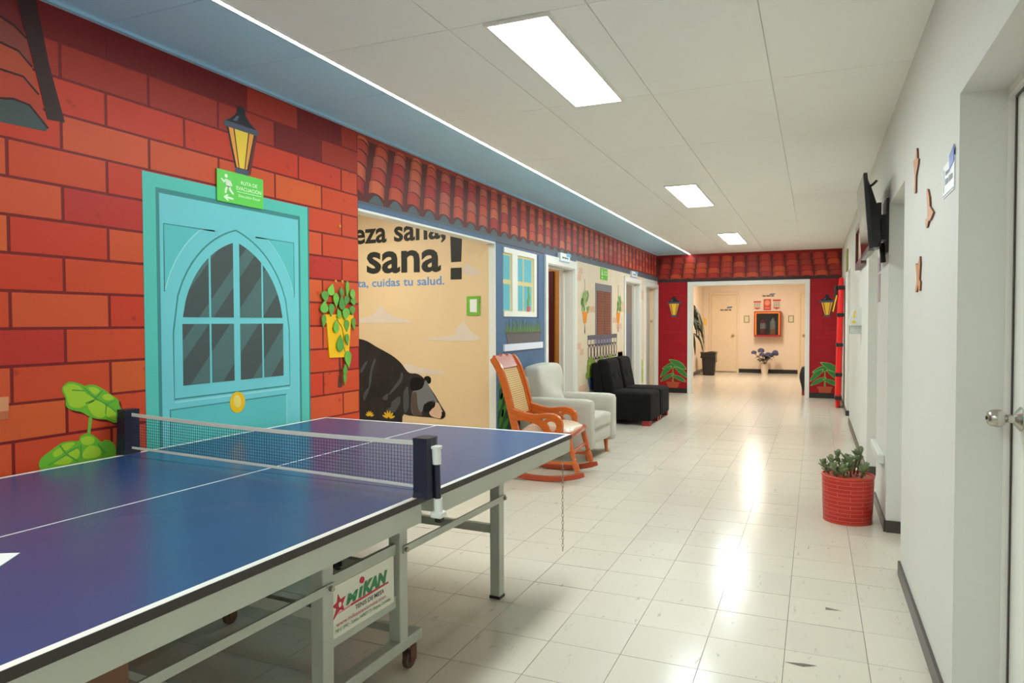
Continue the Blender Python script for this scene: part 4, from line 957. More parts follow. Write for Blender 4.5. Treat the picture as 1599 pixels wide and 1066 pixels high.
A_ = [(0.432,2.187),(0.299,2.16),(0.309,1.926),(0.424,1.925)]
MB().plate(MW, A_, 0.001, 0.003).plate(MW, [(0.429,1.869),(0.304,1.868),(0.305,1.757),(0.43,1.757)], 0.001, 0.003).build('exclamation_mark', 'letter_dark', sl)
cl = thing('painted_clouds', 'faint lilac clouds on the beige mural wall', 'mural', (-3.6, 6.1, 1.2))
for A_ in ([(0.768,1.177),(0.537,1.198),(0.402,1.222),(0.357,1.297),(0.28,1.348),(0.236,1.288),(0.172,1.233),(0.097,1.188),(0.204,1.164),(0.537,1.165)], [(1.021,0.897),(0.949,0.928),(0.818,0.893),(0.677,0.878),(0.483,0.855),(0.654,0.831),(0.949,0.841)], [(0.299,1.829),(0.244,1.909),(0.168,1.861),(0.094,1.812),(0.201,1.789)], [(1.636,1.373),(1.403,1.422),(1.3,1.51),(1.201,1.44),(1.054,1.39),(0.957,1.37),(0.957,1.341),(1.637,1.342)]):
    MB().plate(MW, sm2(A_, 3), 0.0006, 0.0014).build('cloud', 'cloud', cl)
be = thing('painted_bear', 'painted black bear on the beige mural wall behind the table', 'mural', (-3.8, 6.1, 0.2))
mat('bear_black', (50, 46, 44), 0.45, var=0.3, scale=9, stretch=(1, 1, 0.45), spec=0.22); print_mat('bear_grey', (120, 120, 120)); print_mat('bear_dark', (26, 24, 24)); print_mat('bear_tan', (222, 182, 152)); print_mat('bear_brown', (96, 78, 68)); print_mat('bear_sheen', (82, 82, 84))
A_ = [(2.474,1.049),(2.115,1.149),(1.772,1.183),(1.615,1.176),(1.482,1.15),(1.355,1.092),(1.217,1.035),(1.118,0.987),(1.033,0.926),(0.985,0.874),(0.931,0.833),(0.842,0.83),(0.771,0.798),(0.719,0.743),(0.667,0.678),(0.621,0.623),(0.581,0.568),(0.542,0.513),(0.502,0.459),(0.514,0.411),(0.56,0.391),(0.657,0.4),(0.798,0.4),(0.941,0.403),(1.026,0.388),(1.028,0.094),(1.066,-0.057),(1.24,-0.073),(1.289,0.122),(1.652,0.043),(1.707,-0.116),(2.062,-0.149),(2.199,0.104),(2.487,0.19)]
MB().plate(MW, sm2(A_, 3), 0.0014, 0.0024).build('body', 'bear_black', be)
hd = MB().plate(MW, sm2([(0.903,0.629),(0.855,0.67),(0.772,0.693),(0.736,0.771),(0.69,0.706),(0.633,0.622),(0.593,0.558),(0.656,0.554),(0.75,0.53),(0.774,0.462),(0.821,0.411),(0.893,0.416),(0.916,0.492)], 3), 0.0024, 0.003).build('face', 'bear_grey', be)
MB().plate(MW, sm2([(0.903,0.619),(0.849,0.646),(0.838,0.545),(0.821,0.469),(0.774,0.418),(0.881,0.412),(0.91,0.493)], 3), 0.003, 0.0034).build('cheek', 'bear_brown', be)
MB().plate(MW, sm2([(0.692,0.447),(0.657,0.488),(0.622,0.547),(0.581,0.549),(0.542,0.485),(0.519,0.439),(0.56,0.398),(0.657,0.411)], 3), 0.003, 0.0036).build('muzzle', 'bear_tan', be)
MB().plate(MW, sm2([(0.542,0.466),(0.499,0.454),(0.511,0.411),(0.554,0.399),(0.542,0.437)], 3), 0.0036, 0.004).build('nose', 'bear_dark', be)
MB().plate(MW, sm2([(0.738,0.531),(0.679,0.563),(0.622,0.556),(0.628,0.508),(0.68,0.477),(0.727,0.445),(0.762,0.472)], 3), 0.0036, 0.004).build('eye_patch', 'bear_dark', be)
MB().plate(MW, ell([(0.642,0.565)][0], 0.012, 0.012, 12), 0.004, 0.0044).build('eye', 'bear_brown', be)
MB().plate(MW, sm2([(0.754,0.789),(0.713,0.812),(0.672,0.792),(0.676,0.744),(0.713,0.738)], 3), 0.0012, 0.0022).plate(MW, sm2([(0.926,0.735),(0.902,0.784),(0.83,0.796),(0.76,0.77),(0.772,0.693),(0.855,0.66),(0.915,0.667)], 3), 0.003, 0.0036).build('ear', 'bear_dark', be)
for A_ in ([(1.462,0.684),(1.447,0.805),(1.421,0.896),(1.382,0.967),(1.369,0.947),(1.409,0.846),(1.429,0.725),(1.449,0.664)], [(1.034,0.838),(1.059,0.769),(1.134,0.687),(1.196,0.615),(1.184,0.606),(1.109,0.668),(1.029,0.75),(1.016,0.819)], [(1.541,0.559),(1.514,0.621),(1.449,0.674),(1.475,0.602),(1.522,0.529)], [(1.577,0.841),(1.511,0.924),(1.472,0.935),(1.551,0.822)], [(1.16,0.528),(1.061,0.592),(1.049,0.534),(1.086,0.473),(1.136,0.421),(1.235,0.445),(1.173,0.478)], [(1.012,0.624),(0.951,0.695),(0.946,0.491),(1.001,0.429)], [(1.284,0.561),(1.209,0.615),(1.222,0.545)]):
    MB().plate(MW, sm2(A_, 3), 0.0024, 0.003).build('fur_sheen', 'bear_sheen', be)
pf = thing('painted_bear_flowers', 'small golden flowers painted in front of the bear', 'mural', (-3.7, 6.1, 0.5))
print_mat('petal', (240, 186, 50)); print_mat('petal_white', (242, 226, 170))
for (cx_, cy_, s_) in ((252, 985, 1.0), (448, 1010, 1.4)):
    c_ = {252: [(1.45,0.362)][0], 448: [(1.201,0.357)][0]}[cx_]
    for k in range(6):
        an = math.radians(20 + 28 * k)
        MB().plate(MW, ell((c_[0] - math.cos(an) * 0.035 * s_, c_[1] + math.sin(an) * 0.035 * s_), 0.026 * s_, 0.008 * s_, 10, math.pi - an), 0.003, 0.0036).build('petal', 'petal', pf)
fn_ = thing('framed_notice', 'small white notice in a green frame on the beige mural wall', 'framed notice', (-3.0, 6.05, 1.4))
mat('frame_green', (120, 180, 60), 0.4, var=0.15, scale=20); mat('paper', (240, 238, 228), 0.5, var=0.01)
q = [(0.243,1.59),(0.095,1.592),(0.1,1.408),(0.244,1.409)]
MB().plate(MW, q, 0.001, 0.010).build('frame', 'frame_green', fn_)
MB().plate(MW, [(0.207,1.562),(0.127,1.563),(0.128,1.438),(0.205,1.439)], 0.010, 0.0115).build('notice', 'paper', fn_)

# ---------------------------------------------------------------- table-tennis table
mat('table_blue', (46, 76, 122), 0.27, var=0.05, scale=3, spec=0.40)
mat('table_line', (244, 242, 234), 0.35, var=0.01)
mat('table_edge', (52, 48, 44), 0.5)
mat('table_steel', (190, 193, 180), 0.4, var=0.05)
mat('net_navy', (30, 36, 66), 0.6); mat('net_tape', (222, 220, 208), 0.6); mat('post_navy', (26, 28, 48), 0.4); mat('clamp_white', (232, 234, 228), 0.35)
mat('castor_brown', (92, 74, 60), 0.5); mat('rust', (110, 74, 50), 0.7); mat('zinc', (170, 160, 144), 0.35, metal=1.0)
TL = (-1.926, 2.040, 0.0)
tb = thing('table_tennis_table', 'large blue table-tennis table with white lines and grey steel frame', 'table', TL, -0.033)
HWD, HLN, HL2, TZ = 0.772, 1.314, 1.43, 0.783
def lb(): return MB()
def tpart(mb, name, m, parent=None, smooth=False, label=None): return mb.build(name, m, parent or tb, smooth, world=False, label=label)
for s_ in (-1, 1):
    y0, y1 = (0.002, HLN) if s_ > 0 else (-HL2, -0.002)
    top = tpart(MB().box(-HWD, HWD, y0, y1, TZ - 0.022, TZ - 0.0006), 'table_top_half', 'table_edge')
    tpart(MB().box(-HWD + 0.0005, HWD - 0.0005, y0, y1, TZ - 0.0006, TZ), 'playing_surface', 'table_blue', top)
    ln = MB(); e0, e1 = TZ, TZ + 0.0006
    ln.box(-HWD, -HWD + 0.02, y0, y1, e0, e1).box(HWD - 0.02, HWD, y0, y1, e0, e1)
    ye = (HLN - 0.02, HLN) if s_ > 0 else (-HL2, -HL2 + 0.02)
    ln.box(-HWD + 0.02, HWD - 0.02, ye[0], ye[1], e0, e1)
    cy = (y0, ye[0]) if s_ > 0 else (ye[1], y1)
    ln.box(-0.003, 0.003, cy[0], cy[1], e0, e1)
    tpart(ln, 'white_lines', 'table_line', top)
    rl = MB(); z0, z1 = TZ - 0.085, TZ - 0.024
    a_, b_ = y0 + (0.06 if s_ > 0 else 0.012), y1 - (0.012 if s_ > 0 else 0.06)
    for x_ in (-1, 1):
        rl.box(x_ * (HWD - 0.012) - 0.015, x_ * (HWD - 0.012) + 0.015 - 0.006 * (x_ > 0), a_, b_, z0, z1)
    rl.box(-HWD + 0.03, HWD - 0.03, ye[0] + (0.0 if s_ > 0 else 0.004), ye[1] - (0.012 if s_ > 0 else 0.0), z0, z1)
    rl.box(-HWD + 0.03, HWD - 0.03, a_ if s_ > 0 else b_ - 0.03, (a_ + 0.03) if s_ > 0 else b_, z0, z1)
    tpart(rl, 'apron_rail', 'table_steel')
LXX = 0.475; hl = 0.026
def leg(x, y, z0, z1):
    g = tpart(MB().rbox(x - hl, x + hl, y - hl, y + hl, z0, z1, 0.003, 1), 'leg', 'table_steel'); return g
for x_ in (-1, 1):
    g = leg(x_ * LXX, 1.075, 0.012, TZ - 0.03); tpart(MB().box(x_ * LXX - hl - 0.002, x_ * LXX + hl + 0.002, 1.075 - hl - 0.002, 1.075 + hl + 0.002, 0.0, 0.014), 'foot_cap', 'black_plastic', g)
    g = leg(x_ * LXX, -1.075, 0.012, TZ - 0.03); tpart(MB().box(x_ * LXX - hl - 0.002, x_ * LXX + hl + 0.002, -1.075 - hl - 0.002, -1.075 + hl + 0.002, 0.0, 0.014), 'foot_cap', 'black_plastic', g)
    leg(x_ * LXX, 0.233, 0.14, TZ - 0.03); leg(x_ * LXX, -0.197, 0.14, TZ - 0.03)
    # trolley bar with castors
    tpart(MB().rbox(x_ * LXX - hl, x_ * LXX + hl, -0.36, 0.36, 0.098, 0.14, 0.003, 1), 'trolley_bar', 'table_steel')
    for y_ in (-0.315, 0.315):
        c = tpart(MB().cyl((x_ * LXX, y_, 0.098), (x_ * LXX, y_, 0.086), 0.022).box(x_ * LXX - 0.02, x_ * LXX - 0.015, y_ - 0.028, y_ + 0.012, 0.03, 0.088).box(x_ * LXX + 0.015, x_ * LXX + 0.02, y_ - 0.028, y_ + 0.012, 0.03, 0.088), 'castor', 'rust')
        tpart(MB().lathe([(0.004, -0.012), (0.028, -0.012), (0.034, -0.009), (0.034, 0.009), (0.028, 0.012), (0.004, 0.012)], (x_ * LXX, y_ - 0.012, 0.034), 20, axis=(1, 0, 0)), 'castor_wheel', 'castor_brown', c, True)
    # folding braces
    for ya, yb in ((0.233, 1.085), (-1.085, -0.197)):
        tpart(MB().box(x_ * LXX + x_ * hl, x_ * LXX + x_ * (hl + 0.008), ya - 0.01, yb + 0.02, 0.474, 0.502), 'brace', 'table_steel')
        for y_ in (ya, yb): tpart(MB().cyl((x_ * (LXX + hl), y_, 0.488), (x_ * (LXX + hl + 0.02), y_, 0.488), 0.009, n=8), 'bolt', 'zinc')
    tpart(MB().box(x_ * LXX - 0.008, x_ * LXX + 0.008, -0.171, 0.207, 0.47, 0.512), 'side_rail', 'table_steel')
    tpart(MB().box(x_ * LXX - 0.008, x_ * LXX + 0.008, -0.171, 0.207, 0.272, 0.316), 'side_rail', 'table_steel')
for y_, z_ in ((1.075, 0.335), (-1.075, 0.335), (0.233, 0.40), (-0.197, 0.40)):
    tpart(MB().box(-LXX + hl, LXX - hl, y_ - 0.014, y_ + 0.014, z_ - 0.02, z_ + 0.02), 'cross_bar', 'table_steel')
for y_ in (-0.345, 0.345): tpart(MB().box(-LXX + hl, LXX - hl, y_ - 0.012, y_ + 0.012, 0.105, 0.135), 'cross_bar', 'table_steel')
tpart(MB().rbox(0.19, 0.22, 0.185, 0.225, 0.385, 0.42, 0.003, 1), 'stop_block', 'black_plastic')
for x_ in (-1, 1): tpart(MB().box(x_ * 0.742 - 0.012, x_ * 0.742 + 0.012, -1.17, -1.08, 0.60, TZ - 0.086), 'hinge_bracket', 'rust')
# maker's plate
mat('plate_cream', (238, 236, 218), 0.4, var=0.01); mat('logo_green', (40, 134, 78), 0.4); mat('logo_red', (206, 24, 62), 0.4); mat('logo_pink', (232, 140, 150), 0.4); mat('logo_black', (56, 56, 52), 0.4); mat('url_red', (204, 110, 120), 0.4); mat('small_green', (96, 140, 110), 0.4)
def TP(a, b, t): return (LXX + 0.010 + t, a, b)
pt = tpart(MB().box(LXX - 0.006, LXX + 0.010, -0.171, 0.19, 0.300, 0.474), 'maker_plate', 'plate_cream', label='cream maker plate with green and red lettering')
P_ = lambda u, v: (-0.165 + u * 0.335, 0.306 + v * 0.164)
def PP(l): return [P_(a, b) for a, b in l]
star = []
for k in range(10):
    an = math.radians(100 + 36 * k); r_ = (0.155 if k % 2 == 0 else 0.07); star.append((0.12 + r_ * math.cos(an) * 0.72, 0.60 + r_ * math.sin(an) * 1.55))
star[4] = (0.015, 0.33)
tpart(MB().plate(TP, PP(star), 0, 0.001), 'star_logo', 'logo_red', pt)
tpart(MB().plate(TP, [P_(a, b) for a, b in ell((0.13, 0.60), 0.022, 0.055, 12)], 0.001, 0.0014), 'star_eye', 'plate_cream', pt)
def ptext(body, u0, u1, v, h, m, bold=0.0, shear=0.0, slope=0.0):
    mb = MB(); a0, b0 = P_(u0, v); a1, _ = P_(u1, v)
    text_on(mb, TP, body, a0, a1, b0, h * 0.164, 0.0012, bold, shear, slope); tpart(mb, 'lettering', m, pt)
ptext('M', 0.22, 0.42, 0.52, 0.20, 'logo_green', 0.06, 0.25); ptext('ı', 0.42, 0.50, 0.53, 0.20, 'logo_green', 0.06, 0.25); ptext('KAN', 0.49, 0.93, 0.53, 0.27, 'logo_green', 0.07, 0.25)
tpart(MB().plate(TP, [P_(a, b) for a, b in ell((0.485, 0.86), 0.036, 0.07, 18)], 0, 0.003), 'ball_logo', 'logo_red', pt)
tpart(MB().plate(TP, PP([(0.30, 0.44), (0.95, 0.47), (0.95, 0.51), (0.30, 0.49)]), 0, 0.001), 'underline', 'logo_red', pt)
tpart(MB().plate(TP, PP([(0.10, 0.42), (0.30, 0.445), (0.30, 0.485), (0.12, 0.45)]), 0, 0.001), 'underline', 'logo_pink', pt)
ptext('TENIS DE MESA', 0.37, 0.87, 0.31, 0.095, 'logo_black', 0.01)
ptext('www.mikantenismesa.com', 0.07, 0.90, 0.175, 0.085, 'url_red', 0.008)
ptext('748 61 0942 - Telefax: 5408071 71 - Bogotá, Colombia', 0.05, 0.985, 0.06, 0.075, 'small_green', 0.006)
# chain hanging from the far corner
mb = MB()
for k in range(27):
    z_ = 0.703 - k * 0.0188
    n_ = 10; pts_ = []
    for i in range(n_ + 1):
        t_ = 2 * math.pi * i / n_; u_ = 0.0052 * math.cos(t_); w__ = 0.0115 * math.sin(t_)
        pts_.append((0.742 + (u_ if k % 2 else 0), 1.272 + (0 if k % 2 else u_), z_ + w__))
    mb.tube(pts_, 0.0013, 5)
tpart(mb, 'chain', 'zinc', smooth=True)
# rust stain under the near rail end
# net set
nt_ = thing('table_net', 'dark table-tennis net with white tapes clamped across the blue table', 'net', (TL[0], TL[1], TZ), -0.033)
def nd(x): return 0.045 - (x + 0.8) / 1.6 * 0.105
zb, zt = 0.028, 0.172
def npart(mb, name, m, parent=None, smooth=False): return mb.build(name, m, parent or nt_, smooth, world=False)
def sag(x): return -0.010 * (1 - (x / 0.8) ** 2)
xs = [-0.775 + 1.55 * i / 24 for i in range(25)]
for nm, za, zb_ in (('top_tape', zt - 0.008, zt + 0.006), ('bottom_tape', zb - 0.004, zb + 0.005)):
    mb = MB()
    for i in range(24):
        a, b = xs[i], xs[i + 1]; k = 1.0 if nm[0] == 't' else 0.0
        mb.add([(a, nd(a) - 0.0015, za + k * sag(a)), (b, nd(b) - 0.0015, za + k * sag(b)), (b, nd(b) + 0.0015, za + k * sag(b)), (a, nd(a) + 0.0015, za + k * sag(a)), (a, nd(a) - 0.0015, zb_ + k * sag(a)), (b, nd(b) - 0.0015, zb_ + k * sag(b)), (b, nd(b) + 0.0015, zb_ + k * sag(b)), (a, nd(a) + 0.0015, zb_ + k * sag(a))], [(0, 3, 2, 1), (4, 5, 6, 7), (0, 1, 5, 4), (1, 2, 6, 5), (2, 3, 7, 6), (3, 0, 4, 7)])
    npart(mb, nm, 'net_tape')
mb = MB(); r_ = 0.0005
nx = 120
for i in range(nx + 1):
    x = -0.775 + 1.55 * i / nx; mb.box(x - r_, x + r_, nd(x) - r_, nd(x) + r_, zb, zt + sag(x) - 0.005)
for j in range(1, 12):
    f_ = j / 12
    for i in range(12):
        a, b = -0.775 + 1.55 * i / 12, -0.775 + 1.55 * (i + 1) / 12
        z_a, z_b = zb + f_ * (zt + sag(a) - zb), zb + f_ * (zt + sag(b) - zb)
        mb.add([(a, nd(a) - r_, z_a - r_), (b, nd(b) - r_, z_b - r_), (b, nd(b) + r_, z_b - r_), (a, nd(a) + r_, z_a - r_), (a, nd(a) - r_, z_a + r_), (b, nd(b) - r_, z_b + r_), (b, nd(b) + r_, z_b + r_), (a, nd(a) + r_, z_a + r_)], [(0, 3, 2, 1), (4, 5, 6, 7), (0, 1, 5, 4), (1, 2, 6, 5), (2, 3, 7, 6), (3, 0, 4, 7)])
o = npart(mb, 'net_mesh', 'net_navy'); o['kind'] = 'stuff'
for s_ in (-1, 1):
    x0 = s_ * 0.79 + (0.012 if s_ < 0 else 0); e_ = 0.0 if s_ > 0 else 0.028; yb_ = nd(x0)
    prof = [(-0.030, -0.036), (0.024, -0.036), (0.030, -0.016), (0.030, 0.016), (0.024, 0.036), (-0.030, 0.036)]
    mb = MB(); vv = []
    for zz, k, dx in ((0.002, 1.05, 0.0), (0.02, 1.0, 0.0), (0.175, 0.92, -0.004), (0.192, 0.95, -0.004)):
        for a, b in prof: vv.append((x0 + s_ * (a * k + dx), yb_ + b * k, zz))
    ff = [tuple(range(5, -1, -1)), tuple(range(18, 24))]
    for r2 in range(3):
        for i in range(6): ff.append((r2 * 6 + i, r2 * 6 + (i + 1) % 6, (r2 + 1) * 6 + (i + 1) % 6, (r2 + 1) * 6 + i))
    mb.add(vv, ff); po = npart(mb, 'net_post', 'post_navy')
    npart(MB().cyl((x0 + s_ * (0.043 - e_), yb_ - 0.004, -0.02), (x0 + s_ * (0.036 - e_), yb_, 0.13), 0.010, 0.010, 12), 'clamp_rod', 'post_navy', po, True)
    npart(MB().cyl((x0 + s_ * (0.037 - e_), yb_, 0.108), (x0 + s_ * (0.035 - e_), yb_, 0.158), 0.014, 0.015, 14).cyl((x0 + s_ * (0.035 - e_), yb_, 0.158), (x0 + s_ * (0.035 - e_), yb_, 0.166), 0.019, 0.019, 14), 'tension_knob', 'clamp_white', po, True)
    cl_ = npart(MB().cyl((x0 + s_ * (0.044 - e_), yb_ - 0.004, -0.045), (x0 + s_ * (0.042 - e_), yb_ - 0.004, 0.0), 0.014, 0.014, 14).rbox(x0 + s_ * (0.045 - e_) - 0.024, x0 + s_ * (0.045 - e_) + 0.016, yb_ - 0.02, yb_ + 0.02, -0.062, -0.042, 0.004, 1), 'clamp_screw', 'clamp_white', po, True)
    npart(MB().box(x0 + s_ * (0.045 - e_) - 0.011, x0 + s_ * (0.045 - e_) + 0.011, yb_ - 0.011, yb_ + 0.011, -0.076, -0.062), 'rubber_tip', 'black_plastic', cl_)
# sheet of paper on the table
ca, sa = math.cos(-0.033), math.sin(-0.033)
def TW(x, y, z): return (TL[0] + x * ca - y * sa, TL[1] + x * sa + y * ca, z)
c0 = (0.185, -0.948); d1 = (-0.861, -0.508); d2 = (0.602, -0.80)
q = [c0, (c0[0] + d1[0] * 0.28, c0[1] + d1[1] * 0.28), (c0[0] + d1[0] * 0.28 + d2[0] * 0.2, c0[1] + d1[1] * 0.28 + d2[1] * 0.2), (c0[0] + d2[0] * 0.2, c0[1] + d2[1] * 0.2)]
mat('paper_white', (250, 250, 246), 0.6, var=0.003)
sp = MB(); sp.add([TW(a, b, TZ + 0.0007) for a, b in q] + [TW(a, b, TZ + 0.0016) for a, b in q], [(0, 1, 2, 3), (7, 6, 5, 4), (0, 1, 5, 4), (1, 2, 6, 5), (2, 3, 7, 6), (3, 0, 4, 7)])
tag(sp.build('paper_sheet', 'paper_white'), 'white paper sheet lying on the near half of the blue table', 'paper')

# ---------------------------------------------------------------- rocking chair
mat('rocker_wood', (204, 98, 32), 0.22, var=0.12, scale=6, coat=0.4, stretch=(2, 2, 10)); mat('rocker_red', (178, 70, 38), 0.25, var=0.12, coat=0.3); mat('cane', (226, 190, 130), 0.6); mat('cane_dark', (150, 108, 60), 0.6); mat('cushion_cream', (238, 214, 184), 0.3, var=0.05, coat=0.6)
rc = thing('rocking_chair', 'orange varnished wooden rocking chair with cane back beside the table', 'chair', (-2.10, 5.78, 0.0), math.radians(4))
def rp(mb, name, m, parent=None, smooth=True): return mb.build(name, m, parent or rc, smooth, world=False)
W2 = 0.252
for s_ in (-1, 1):
    y_ = s_ * W2
    path = [(-0.36 + 0.70 * i / 14, y_, 0.023 + ((-0.36 + 0.70 * i / 14) + 0.02) ** 2 / (2 * 1.15)) for i in range(15)]
    rp(MB().sweep(path, 0.036, 0.046, (0, 1, 0), taper=[0.75] + [1.0] * 13 + [0.8]), 'rocker', 'rocker_red')
    # front turned leg
    a = Vector((0.292, y_, 0.07)); b = Vector((0.20, y_, 0.40)); L_ = (b - a).length
    prof = [(0.014, 0.0), (0.016, 0.02), (0.024, 0.05), (0.027, 0.085), (0.022, 0.115), (0.017, 0.125), (0.023, 0.135), (0.017, 0.147), (0.02, 0.17), (0.024, 0.24), (0.023, L_ - 0.02), (0.02, L_)]
    rp(MB().lathe(prof, a, 14, axis=(b - a)), 'leg', 'rocker_wood')
    # rear leg block
    rp(MB().sweep([(-0.235, y_, 0.055), (-0.235, y_, 0.24), (-0.25, y_, 0.40)], 0.034, 0.040, (0, 1, 0)), 'leg', 'rocker_wood')
    # back post
    path = smooth_path([(-0.235, y_, 0.34), (-0.275, y_, 0.50), (-0.335, y_, 0.74), (-0.40, y_, 0.93), (-0.465, y_, 1.035)], 4)
    rp(MB().sweep(path, 0.036, 0.062, (0, 1, 0), taper=[1.0] * (len(path) - 3) + [1.0, 0.95, 0.8]), 'back_post', 'rocker_wood')
    # scrolled arm
    path = smooth_path([(-0.30, y_, 0.60), (-0.24, y_, 0.575), (-0.10, y_, 0.545), (0.02, y_, 0.556), (0.095, y_, 0.548), (0.135, y_, 0.505), (0.14, y_, 0.45), (0.125, y_, 0.40)], 5)
    ar = rp(MB().sweep(path, 0.052, 0.042, (0, 1, 0)), 'arm', 'rocker_wood')
    rp(MB().sweep([(0.062 + 0.062 * math.cos(2 * math.pi * i / 20), y_, 0.468 + 0.060 * math.sin(2 * math.pi * i / 20)) for i in range(21)], 0.044, 0.032, (0, 1, 0)), 'arm_scroll', 'rocker_wood', ar)
    path = smooth_path([(-0.27, y_, 0.535), (-0.19, y_, 0.535), (-0.11, y_, 0.525), (-0.04, y_, 0.50), (0.005, y_, 0.46), (0.03, y_, 0.41)], 5)
    rp(MB().sweep(path, 0.042, 0.060, (0, 1, 0)), 'arm_bracket', 'rocker_wood', ar)
    # seat side rail
    rp(MB().sweep([(-0.26, y_, 0.385), (0.0, y_, 0.392), (0.235, y_, 0.40)], 0.034, 0.045, (0, 1, 0)), 'seat_rail', 'rocker_red')
    rp(MB().cyl((-0.235, y_, 0.16), (0.265, y_, 0.165), 0.013, n=10), 'stretcher', 'rocker_wood')
rp(MB().cyl((0.235, -W2, 0.255), (0.235, W2, 0.255), 0.015, n=10), 'stretcher', 'rocker_red')
rp(MB().cyl((-0.235, -W2, 0.20), (-0.235, W2, 0.20), 0.013, n=10), 'stretcher', 'rocker_red')
rp(MB().rbox(0.20, 0.245, -W2 - 0.02, W2 + 0.02, 0.375, 0.418, 0.012, 2), 'seat_rail', 'rocker_red')
rp(MB().rbox(-0.265, -0.225, -W2, W2, 0.36, 0.41, 0.01, 2), 'seat_rail', 'rocker_red')
rp(MB().grid_box(-0.22, 0.225, -W2 + 0.022, W2 - 0.022, 0.395, 0.475, 7, lambda p: Vector((p.x, p.y, p.z - 0.03 * max(0, (abs(p.x) - 0.12) / 0.1) - 0.012 * (p.y / W2) ** 2)), 0.03), 'cushion', 'cushion_cream')
# crest rail with scalloped top and lower back rail
def back_pt(y, z):
    pts_ = [(0.34, -0.235), (0.50, -0.275), (0.74, -0.335), (0.93, -0.40), (1.035, -0.465), (1.1, -0.50)]
    for (z0, x0), (z1, x1) in zip(pts_, pts_[1:]):
        if z <= z1: return (x0 + (x1 - x0) * (z - z0) / (z1 - z0), y, z)
    return (-0.5, y, z)
def BK(a, b, t): p = back_pt(a, b); return (p[0] + t, p[1], p[2])
n_ = 36; topc = [(-W2 + 2 * W2 * i / n_, 1.038 + 0.010 * math.cos(3 * math.pi * (2 * i / n_ - 1)) + 0.012 * (1 - (2 * i / n_ - 1) ** 2)) for i in range(n_ + 1)]
mb = MB()
for i in range(n_): mb.plate(BK, [(topc[i][0], 0.945), (topc[i + 1][0], 0.945), topc[i + 1], topc[i]], -0.014, 0.016)
rp(mb, 'crest_rail', 'rocker_red', smooth=False)
rp(MB().plate(BK, rect(-W2, W2, 0.49, 0.54), -0.012, 0.014), 'back_rail', 'rocker_red', smooth=False)
for s_ in (-1, 1):
    mb = MB()
    for i in range(8):
        z0, z1 = 0.54 + 0.405 * i / 8, 0.54 + 0.405 * (i + 1) / 8
        mb.plate(BK, rect(min(s_ * 0.20, s_ * W2), max(s_ * 0.20, s_ * W2), z0, z1), -0.01, 0.012)
    rp(mb, 'back_stile', 'rocker_wood', smooth=False)
mb = MB()
for i in range(8):
    z0, z1 = 0.54 + 0.405 * i / 8, 0.54 + 0.405 * (i + 1) / 8
    mb.plate(BK, rect(-0.20, 0.20, z0, z1), -0.002, 0.001)
cp = rp(mb, 'cane_panel', 'cane', smooth=False)
mb = MB()
for i in range(22): mb.plate(BK, rect(-0.20, 0.20, 0.55 + i * 0.0182, 0.5535 + i * 0.0182), 0.001, 0.003)
rp(mb, 'cane_weave', 'cane_dark', cp, False)

# ---------------------------------------------------------------- grey armchair
mat('fabric_grey', (198, 193, 180), 0.85, var=0.03, scale=10, bump=0.3); mat('leg_wood', (206, 110, 50), 0.3, var=0.08)
ac = thing('armchair', 'light grey upholstered armchair behind the rocking chair', 'armchair', (-2.30, 6.81, 0.0), math.radians(-3))
def ap(mb, name, m='fabric_grey', smooth=True): return mb.build(name, m, ac, smooth, world=False)
ap(MB().grid_box(-0.36, 0.36, -0.265, 0.265, 0.155, 0.30, 5, None, 0.02), 'seat_base')
for s_ in (-1, 1):
    ap(MB().grid_box(-0.38, 0.385, *((0.262, 0.40) if s_ > 0 else (-0.40, -0.262)), 0.115, 0.60, 9, None, 0.045), 'arm')
ap(MB().grid_box(-0.24, 0.375, -0.258, 0.258, 0.29, 0.425, 8, lambda p: Vector((p.x, p.y, p.z + 0.02 * (1 - (p.y / 0.26) ** 2) * (p.z > 0.36))), 0.035), 'seat_cushion')
ap(MB().grid_box(-0.385, -0.26, -0.36, 0.36, 0.13, 0.80, 9, lambda p: Vector((p.x - 0.07 * (p.z - 0.13), p.y, p.z)), 0.04), 'backrest')
def puff(p):
    k = 0.026 * math.sin(9 * p.y + 14 * p.z) * math.exp(-((p.z - 0.58) / 0.10) ** 2) + 0.010 * math.sin(19 * p.y - 11 * p.z)
    return Vector((p.x - 0.18 * (p.z - 0.42) + k * (p.x > -0.22), p.y * (1 - 0.06 * max(0, (p.z - 0.75) / 0.15)), p.z + 0.012 * math.sin(6 * p.y + 1) * (p.z > 0.8)))
ap(MB().grid_box(-0.31, -0.10, -0.30, 0.268, 0.41, 0.905, 13, puff, 0.055), 'back_cushion')
for x_, y_ in ((0.30, 0.27), (0.30, -0.30), (-0.32, 0.30), (-0.32, -0.30)):
    ap(MB().cyl((x_ + 0.012 * (x_ > 0), y_, 0.0), (x_, y_, 0.16), 0.014, 0.027, 14), 'leg', 'leg_wood')

